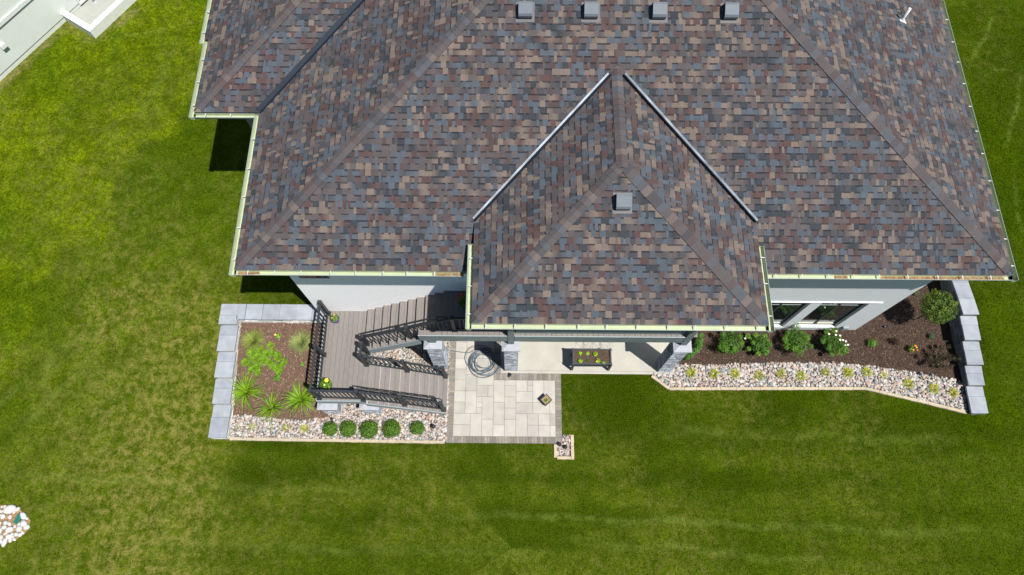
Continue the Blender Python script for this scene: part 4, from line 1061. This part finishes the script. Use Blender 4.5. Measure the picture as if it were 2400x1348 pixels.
def small(u, v, r, h, col, label, n=260, size=.028, flowers=None, name='perennial', z=0, lobes=4, cat='plant'):
    p = G(u, v, z); p.z = float(bed_z(p.x, p.y)) if p.x < -5.5 else (.02 if z == 0 else z)
    return plant(name, 0, 0, label, cat, lambda x, y, z_: [leaf_cloud(x, y, z_+h*.55, r, r, h*.55, n, size, col, lobes=lobes, shell=.45)], pos=p, flowers=flowers, stem_h=h*.5, stem_r=.006)
small(655,790,.09,.16,(.13,.28,.03),'small green perennial with a yellow bloom between the fountain grasses',160,flowers=[(-.05,0,.17,.035,(.75,.6,.12))],z=.3)
small(651,887,.14,.16,(.09,.22,.03),'low green seedling shrub below the sprawling shrub',240,z=.15)
small(712,857,.06,.1,(.10,.30,.03),'tiny green seedling near the landing railing',90,z=.15)
# rose shrubs on the right
WH = (.80,.78,.70)
def rose(u, v, r, h, label, flowers, n=2600, seedc=(.050,.125,.018), yel=True):
    r *= 1.14
    p = G(u, v, h*.55); p.z = .02
    pts = [(fx, fy, h*fz, .034, WH) for fx, fy, fz in flowers]
    def fol(x, y, z_):
        out = [leaf_cloud(x, y, z_+h*.50, r*.74, r*.74, h*.46, n, .024, seedc, lobes=12, shell=.38, dark=.6)]
        for k in range(16):
            a = r_.uniform(0, 6.28); q = r*r_.uniform(.35,1.0); rr_ = r*r_.uniform(.16,.36)
            out.append(leaf_cloud(x+math.cos(a)*q, y+math.sin(a)*q, z_+h*r_.uniform(.45,.9), rr_, rr_, rr_*.8, 230, .021, (.10,.23,.03) if (yel and k % 3 == 0) else (.065,.17,.025), shell=.45))
        return out
    return plant('rose_shrub', 0, 0, label, 'rose shrub', fol, 'rose shrubs in front of the windows', pos=p, flowers=pts, stem_h=h*.6)
rose(1716,804,.40,.75,'large green rose shrub, leftmost in front of the windows, one cream bloom',[(.36,.10,.75)])
rose(1781,808,.34,.60,'rounded bushy rose shrub, second from left in front of the windows',[])
rose(1870,802,.40,.75,'rose shrub with yellow-green top shoots, third in front of the windows',[])
rose(1953,803,.38,.72,'rose shrub dotted with white blooms, rightmost in front of the windows',[(.02,.28,.9),(-.2,.2,.85),(.05,-.02,1.02),(.24,-.05,.95),(.22,-.17,.9),(.34,-.13,.8),(-.05,.14,1.0),(.08,.12,1.0),(.15,-.02,.98)])
small(1681,821,.10,.22,(.06,.17,.03),'small green rose sucker left of the leftmost rose shrub',260)
# upright shrub beside the right column
p = G(1622, 815, .3); p.z = .02
def hedge(x, y, z_):
    out = []
    for (u, v, r) in ((1640,788,.11),(1641,800,.12),(1637,812,.12),(1629,822,.13),(1619,831,.12),(1611,838,.10),(1634,805,.13)):
        q = G(u, v, .35); out.append(leaf_cloud(q.x, q.y, .33, r, r, .32, 420, .020, (.055,.17,.03), lobes=3, shell=.4))
    return out
plant('cranesbill', 0, 0, 'green leafy shrub hugging the right stone column', 'shrub', hedge, pos=p, stem_h=.2)
small(2039,808,.15,.26,(.08,.20,.03),'small bright green perennial right of the rose shrubs',520)
small(2090,804,.16,.30,(.045,.016,.014),'small dark red barberry in the right mulch bed',420,.018)
small(2130,819,.12,.26,(.10,.20,.03),'small lily with orange blooms in the right mulch bed',150,.03,flowers=[(.05,.03,.28,.035,(.8,.28,.02)),(.09,-.02,.26,.03,(.8,.35,.03)),(-.02,-.09,.25,.03,(.75,.28,.02)),(.12,-.09,.22,.025,(.7,.3,.03))])
small(2178,791,.12,.20,(.055,.12,.085),'blue-green dome shaped plant in the right mulch bed',800,.012)
small(2143,690,.13,.14,(.09,.15,.09),'pale blue-green groundcover near the house corner',160,.02)
# bronze ninebark
p = G(2205, 845, .35); p.z = .02
def nine(x, y, z_):
    out = []
    for (du, dv, r) in ((0,0,.2),(-22,-5,.10),(22,-6,.13),(38,-3,.09),(48,0,.06),(10,-28,.10),(24,-30,.08),(-8,-22,.07),(-14,12,.09),(-17,35,.07),(-15,45,.04),(12,15,.12),(28,18,.08),(-5,8,.14),(5,-10,.14)):
        q = G(2200+du, 842+dv, .45); out.append(leaf_cloud(q.x, q.y, r_.uniform(.32,.52), r, r, r*.8, int(130*r/.1), .022, (.055,.045,.018), shell=.55, spread=.35))
    return out
r0 = plant('ninebark', 0, 0, 'dark bronze-leaved sprawling shrub beside the right retaining wall', 'shrub', nine, pos=p, stem_h=.4)
# standard tree
h_c = 1.30; c = G(2197, 720, h_c); T0 = Vector((c.x, c.y, .02))
t_ = empty('ball_tree', T0, 'round-headed green lollipop tree on a thin trunk by the right retaining wall', 'tree')
parts_ = [leaf_cloud(0, 0, h_c, .52, .52, .42, 5200, .026, (.052,.105,.016), lobes=14, shell=.30, dark=.6, aspect=1.8)]
for k in range(34):
    d = Vector((r_.gauss(0,1), r_.gauss(0,1), abs(r_.gauss(0,.8)))).normalized(); q = d*r_.uniform(.36,.5)
    parts_.append(leaf_cloud(q.x, q.y, h_c+q.z*.85, .10, .10, .08, 90, .024, (.095,.15,.020), shell=.5))
V, F_, T = merge(parts_); npmesh('crown', V, F_, M['leaf'], T, parent=t_)
mb = MB(); mb.tube([(0,0,-.03),(.01,.0,.5),(0,.01,h_c-.3)], [.03,.024,.02], 8)
for k in range(6): a = k*1.05; mb.tube([(0,.01,h_c-.32),(math.cos(a)*.12,math.sin(a)*.12,h_c-.1),(math.cos(a)*.28,math.sin(a)*.28,h_c+.12)], [.014,.01,.005], 5)
mb.build('trunk', M['stem'], t_)

# ------------------------------------------------------------------ pots and planters
pl = empty('raised_planter', (2.37, 5.41, .034), 'dark grey raised planter box on legs with salad plants, on the concrete slab', 'planter')
X0, X1, Y0, Y1, ZT = -.575, .575, -.235, .235, .72
mb = MB(); mb.box(X0+.03, X1-.03, Y0, Y0+.025, ZT-.30, ZT-.012); mb.box(X0+.03, X1-.03, Y1-.025, Y1, ZT-.30, ZT-.012); mb.box(X0, X0+.025, Y0+.03, Y1-.03, ZT-.30, ZT-.012); mb.box(X1-.025, X1, Y0+.03, Y1-.03, ZT-.30, ZT-.012)
mb.box(X0+.026, X1-.026, Y0+.026, Y1-.026, ZT-.30, ZT-.27)
mb.build('box', M['planter'], pl)
mb = MB(); mb.box(X0+.03, X1-.03, Y0-.008, Y0+.032, ZT-.010, ZT); mb.box(X0+.03, X1-.03, Y1-.032, Y1+.008, ZT-.010, ZT); mb.box(X0-.008, X0+.032, Y0+.034, Y1-.034, ZT-.010, ZT); mb.box(X1-.032, X1+.008, Y0+.034, Y1-.034, ZT-.010, ZT)
mb.build('rim', M['planter'], pl)
for sx_ in (X0+.01, X1-.01):
    for sy_ in (Y0+.01, Y1-.01): mb = MB(); mb.box(sx_-.033, sx_+.033, sy_-.033, sy_+.033, 0, ZT+.006, bev=.006); mb.build('leg', M['planter'], pl)
V, F_ = strip(np.linspace(X0+.027, X1-.027, 14), np.full(14, Y0+.027), np.full(14, Y1-.027), lambda x, y: ZT-.055+rng.uniform(-.01,.014), 8)
npmesh('soil', V, F_, M['soil'], parent=pl)
for i, (dx, dy, r, c, lab) in enumerate(((-.36,.10,.07,(.24,.42,.03),'bright lettuce in the raised planter, upper row, leftmost'),(-.12,.10,.06,(.24,.38,.05),'bright lettuce in the raised planter, upper row, middle'),(.10,.09,.08,(.20,.38,.03),'bright lettuce in the raised planter, upper row, right'),
    (-.36,-.14,.075,(.22,.40,.03),'bright lettuce in the raised planter, lower row, leftmost'),(-.12,-.13,.08,(.09,.13,.05),'dull grey-green herb in the raised planter, lower row'),(.17,-.12,.08,(.26,.38,.04),'yellow-green lettuce in the raised planter, lower row'),(.34,-.19,.055,(.17,.36,.03),'small green lettuce by the planter\'s right leg'),(.38,.06,.10,(.07,.10,.04),'wispy dark herb in the raised planter, upper right'))):
    plant('lettuce' if 'lettuce' in lab else 'herb', 0, 0, lab, 'lettuce' if 'lettuce' in lab else 'herb', lambda x, y, z_, r=r, c=c: [leaf_cloud(x, y, z_+r*.5, r, r, r*.6, 90 if r != .10 else 60, .028 if c[0] > .1 else .012, c, shell=.6, dark=.3)], 'plants in the raised planter', pos=Vector((2.37+dx, 5.41+dy, .034+ZT-.05)))
for i, (dx, lab) in enumerate(((-.10,'thin wire cage leaning behind the raised planter, left one'),(.42,'thin wire cage leaning behind the raised planter, right one'))):
    c0 = empty('plant_cage', (2.37+dx, 5.80, .034), lab, 'plant cage', 'wire cages behind the planter')
    mb = MB()
    for hz, rr_ in ((.25,.12),(.5,.15),(.74,.18)): mb.tube([(math.cos(a)*rr_, math.sin(a)*rr_, hz) for a in np.linspace(0, 2*math.pi, 24, endpoint=False)], .0022, 5, closed=True)
    mb.build('ring', M['wire'], c0); mb = MB()
    for k in range(3): a = k*2.1+.4; mb.tube([(math.cos(a)*.08, math.sin(a)*.08, 0), (math.cos(a)*.18, math.sin(a)*.18, .75)], .0022, 5)
    mb.build('leg', M['wire'], c0)
# square black pot
q = G(1280, 939, .15)
sp = empty('square_pot', (q.x, q.y, .031), 'square black pot turned like a diamond on the pale pavers', 'pot', rz=math.radians(43))
mb = MB(); a, b = .105, .13
for s0_, s1_, z0_, z1_ in ((a,b,0,.26),):
    vs = [(-a,-a,0),(a,-a,0),(a,a,0),(-a,a,0),(-b,-b,.26),(b,-b,.26),(b,b,.26),(-b,b,.26)]; c_ = b-.018
    vs += [(-c_,-c_,.26),(c_,-c_,.26),(c_,c_,.26),(-c_,c_,.26),(-c_,-c_,.2),(c_,-c_,.2),(c_,c_,.2),(-c_,c_,.2)]
    mb.solid(vs, [(3,2,1,0),(0,1,5,4),(1,2,6,5),(2,3,7,6),(3,0,4,7),(4,5,9,8),(5,6,10,9),(6,7,11,10),(7,4,8,11),(8,9,13,12),(9,10,14,13),(10,11,15,14),(11,8,12,15)])
mb.build('pot_body', M['planter'], sp)
V, F_ = strip(np.linspace(-.11,.11,6), np.full(6,-.11), np.full(6,.11), lambda x, y: .225+rng.uniform(-.006,.01), 5); npmesh('soil', V, F_, mat('dry_soil', (.25,.17,.09), .95, var=.4, scale=40, bump=.8), parent=sp)
plant('seedling', 0, 0, 'small green seedling growing in the square black pot', 'plant', lambda x, y, z_: [leaf_cloud(x, y-.02, z_+.04, .05, .05, .04, 40, .024, (.13,.27,.04), dark=.3)], pos=Vector((q.x, q.y, .25)))
def round_pot(x, y, z, r, h, m, label, pname='flower_pot'):
    r0 = empty(pname, (x, y, z), label, 'flower pot'); mb = MB()
    mb.lathe([(r*.7,0),(r*.95,h*.8),(r*1.03,h),(r*.9,h),(r*.88,h*.85)], 0, 0, 24); mb.build('pot_body', m, r0)
    mb = MB(); mb.lathe([(r*.87,h*.80),(r*.5,h*.84),(r*.1,h*.86)], 0, 0, 20); mb.build('soil', M['soil'], r0)
    return r0
q = G(785, 747, ZL+.2); round_pot(q.x, q.y, ZL, .125, .19, M['purple'], 'purple glazed pot at the top corner of the stair landing')
plant('potted_flower', 0, 0, 'leafy green plant with an orange bloom in the purple pot', 'flower', lambda x, y, z_: [leaf_cloud(x-.02, y+.02, z_+.06, .135, .135, .11, 520, .024, (.10,.19,.045), lobes=5, shell=.45)], pos=Vector((q.x, q.y, ZL+.17)), flowers=[(0,.08,.15,.03,(.8,.35,.18)),(-.06,-.02,.15,.02,(.7,.3,.2))])
q = G(768, 900, ZL+.25); round_pot(q.x-.02, q.y, ZL, .12, .20, M['black'], 'black pot at the lower corner of the stair landing')
plant('potted_hibiscus', 0, 0, 'bushy plant with a big yellow bloom in the landing corner', 'flower', lambda x, y, z_: [leaf_cloud(x, y, z_+.10, .20, .18, .14, 620, .032, (.075,.17,.025), lobes=7, shell=.45, aspect=1.6)], pos=Vector((q.x-.02, q.y, ZL+.18)), flowers=[(.03,.06,.26,.06,(.85,.75,.05)),(-.02,-.07,.24,.03,(.6,.65,.08))])
q = G(1078, 690, ZD+.6); 
hp_ = round_pot(-1.25, 6.05, ZD, .16, .28, M['black'], 'dark pot in the shade at the top of the stairs')
plant('potted_geranium', 0, 0, 'shaded leafy plant with red blooms at the top of the stairs', 'flower', lambda x, y, z_: [leaf_cloud(x, y, z_+.2, .24, .24, .26, 700, .035, (.06,.13,.02), lobes=6, shell=.45)], pos=Vector((-1.25, 6.05, ZD+.25)), flowers=[(-.18,.1,.35,.05,(.6,.03,.02)),(-.12,.16,.38,.05,(.6,.04,.02)),(-.2,0,.3,.04,(.55,.03,.02))])

# hose coil
c0 = G(1132, 848)
hs = empty('garden_hose', (c0.x, c0.y, .035), 'blue-grey garden hose coiled in loose loops on the pavers', 'hose')
pts = []; nloop = 9
for i in range(nloop*40):
    t = i/40; k_ = i/(nloop*40); a = 2*math.pi*t
    ph = math.floor(t); rr_ = .52 - .24*abs(math.sin(t*1.35+.4)); cxo = .07*math.sin(t*.9+1); cyo = .09*math.cos(t*1.25)
    pts.append((cxo + math.cos(a)*rr_*1.04, cyo + math.sin(a)*rr_*.95, .012 + .016*(t % 4) + .006*math.sin(a*3)))
e = G(1050, 820) - c0; s_ = pts[0]
tail = [(e.x-.55, e.y+.08, .012), (e.x-.3, e.y+.03, .012), (e.x, e.y-.02, .012), (e.x*.6, e.y-.09, .012), (-.42, .28, .016), (-.15,.42,.02), (.25,.38,.02)]
mb = MB(); mb.tube(tail + pts[6:], .0125, 8); mb.build('hose_tube', M['hose'], hs)
mb = MB(); mb.tube([(.06,.21,.03),(.10,.23,.05)], .02, 8); mb.build('nozzle', M['black'], hs)

# garden lights and small fittings
def pathlight(u, v, label, z=0.0, h=.30, r=.062):
    p = G(u, v, h); r0 = empty('garden_light', (p.x, p.y, z), label, 'garden light', 'small black garden lights')
    mb = MB(); mb.tube([(0,0,0),(0,0,h-.05)], .009, 8); mb.build('stake', M['black'], r0)
    mb = MB(); mb.lathe([(r*.55,h-.09),(r*.6,h-.03),(r,h-.03),(r*.98,h-.02),(r*.35,h+.012),(.004,h+.02)], 0, 0, 20); mb.build('lamp_head', M['black'], r0)
pathlight(1015,999,'black garden light in the river rock right of the boxwoods')
pathlight(1311,1041,'black garden light at the patio corner beside the small gravel square',z=.03,h=.12)
pathlight(1325,1047,'dark rounded garden light standing in the small gravel square',h=.16)
def spot(u, v, label, rz=0, z=.02, col='black'):
    p = G(u, v, .08); r0 = empty('spot_light', (p.x, p.y, z), label, 'spot light', rz=rz)
    mb = MB(); mb.tube([(0,0,0),(0,0,.07)], .008, 6); mb.build('stake', M['black'], r0)
    mb = MB(); mb.tube([(-.07,0,.07),(-.03,0,.085),(.06,0,.10)], [.022,.035,.042], 12); mb.build('lamp_head', M['black'], r0)
    mb = MB(); mb.tube([(.061,0,.1),(.063,0,.1)], .034, 12); mb.build('lens', M['trim_white'], r0)
spot(2077,766,'black spot light with a pale lens in the right mulch bed',3.3)
spot(1195,880,'small black sprinkler fitting lying on the paver border',1.2,.034)
spot(778,984,'small black spot light in the rock by the boxwoods',2.0,.02)
spot(694,914,'small dark spot light behind the daylily at the landing',.6,.05)
# flowers spread near rail
# ------------------------------------------------------------------ rock pile at the lawn's lower left
rr = random.Random(5); n_ = 0; placed = []
for tries in range(2600):
    a = rr.uniform(0, 2*math.pi); q = math.sqrt(rr.random()); x = RP.x + math.cos(a)*q*1.08; y = RP.y + math.sin(a)*q*.56
    r = rr.choice([.06,.075,.09,.11,.14]) if tries < 500 else rr.choice([.045,.055,.065])
    if any((x-a_)**2+(y-b_)**2 < (.80*(r+c_))**2 for a_, b_, c_ in placed): continue
    if (x-(G(40,1216).x))**2*1.5 + (y-G(40,1216).y)**2 < .2**2: continue
    placed.append((x, y, r))
for x, y, r in placed:
    V, F_ = stones(np.array([0.]), np.array([0.]), np.array([0.]), np.array([r]), .7)
    c = np.array([[.46,.465,.46]])*rr.uniform(.85,1.08)*np.array([[1, rr.uniform(.97,1), rr.uniform(.92,1)]])
    o = npmesh('white_rock', V, F_, M['rock'], np.repeat(c, len(F_), 0), smooth=True); o.location = (x, y, r*.35)
    tag(o, 'rounded white rock in the rock pile on the lawn, bottom left', 'rock', 'white rocks in the pile on the lawn')
V, F_ = strip(np.linspace(RP.x-1.12, RP.x+1.12, 25), RP.y-.56*np.sqrt(np.clip(1-np.linspace(-1,1,25)**2,0.05,1)), RP.y+.56*np.sqrt(np.clip(1-np.linspace(-1,1,25)**2,.05,1)), lambda x, y: .01, 2)
tag(npmesh('bare_soil', V, F_, mat('bare_soil_mat', (.24,.15,.075), .95, var=.4, scale=12)), kind='structure')
q = G(41, 1216, .08); gl = empty('drain_box', (q.x, q.y, 0), 'green ribbed plastic drain lid among the white rocks', 'drain', rz=math.radians(-22))
mb = MB(); mb.box(-.075,.075,-.14,.14,0,.08,bev=.01); mb.build('box_body', M['greenlid'], gl)
for k in (-.045,0,.045): mb = MB(); mb.box(k-.012,k+.012,-.13,.13,.081,.095,bev=.004); mb.build('rib', M['greenlid'], gl)

# ------------------------------------------------------------------ neighbour's house (upper left)
ND = Vector((.539,.842,0)).normalized(); NN = Vector((ND.y,-ND.x,0)); NO = Vector((-16.08,17.8,0))
nh = empty('neighbor_house', NO, 'pale grey-green neighboring house, its wall filling the upper left corner', 'house', rz=math.atan2(ND.y, ND.x))
# local frame: x along wall, y = into the house (left of travel), wall face at y=0
def npart(mb, name, m): return mb.build(name, m, nh)
mb = MB(); mb.box(-9, 9, .0, .25, .4, 1.22); npart(mb, 'foundation', M['nfound'])
mb = MB(); mb.box(-9, .555, -.025, .2, 1.225, 2.50); mb.box(2.05, 9, -.025, .2, 1.225, 2.50); mb.box(.555, 2.05, -.024, .2, 2.22, 2.501)
mb.box(-9, 9, -.026, .2, 2.655, 6.4); mb.box(-9, 9, .5, 8, 6.3, 6.4)
nw = npart(mb, 'wall', M['nwall'])
mb = MB()
for k in (-3, -2, -1): mb = MB(); mb.box(k*1.1+.30, k*1.1+.306, -.027, -.0255, 1.225, 2.50); npart(mb, 'panel_joint', M['nfound'])
mb = MB(); mb.box(-9, 9, -.075, .19, 2.505, 2.65); npart(mb, 'band_trim', M['nwall'])
fr = MB(); fr.box(.557, .63, -.06, .1, 1.15, 2.21); fr.box(1.97, 2.045, -.06, .1, 1.15, 2.21); fr.box(.632, 1.968, -.06, .1, 1.15, 1.215); fr.box(.632, 1.968, -.06, .1, 2.14, 2.21)
wo = npart(fr, 'window', M['nwhite']); g1 = MB(); g1.box(.633, 1.967, .02, .03, 1.217, 2.138); g1.build('pane', mat('teal_glass', (.05,.13,.13), .08, var=.02, spec=.6), wo)
mb = MB(); mb.box(-2.50,-2.30, -.14, -.028, 1.90, 2.07, bev=.02); npart(mb, 'dryer_vent', M['nwhite'])
mb = MB(); mb.tube([(.98,-.28,1.0),(.98,-.28,1.22)], .05, 14); npart(mb, 'vent_pipe', M['pvc'])
# low concrete window-well wall
M['well'] = mat('well_floor', (.30,.31,.28), .9, var=.06)
ww = empty('window_well_wall', NO, 'white-topped low concrete wall around the neighbor\'s basement window', 'concrete wall', rz=math.atan2(ND.y, ND.x))
cor = Vector((-14.95,16.86,0)) - NO; la, lb = cor.dot(ND), cor.dot(NN)
H0, H1 = .4, 1.40
mb = MB(); mb.box(la, la+.19, -lb, -.03, H0, H1-.02, bev=.004); mb.box(la+.192, la+5.5, -lb, -lb+.19, H0, H1-.02, bev=.004)
mb.build('concrete_body', M['nfound'], ww)
mb = MB(); mb.box(la-.004, la+.194, -lb-.004, -.03, H1-.018, H1); mb.box(la+.196, la+5.5, -lb-.004, -lb+.194, H1-.018, H1); mb.build('top_coping', M['trim_white'], ww)
mb = MB(); mb.box(la+.2, la+5.4, -lb+.2, -.03, .9, 1.065); tag(mb.build('window_well_floor', M['well'], ww))

for o in list(bpy.data.objects):
    if o.type == 'MESH' and o.parent is None and 'kind' not in o and 'label' not in o: print('UNTAGGED', o.name)
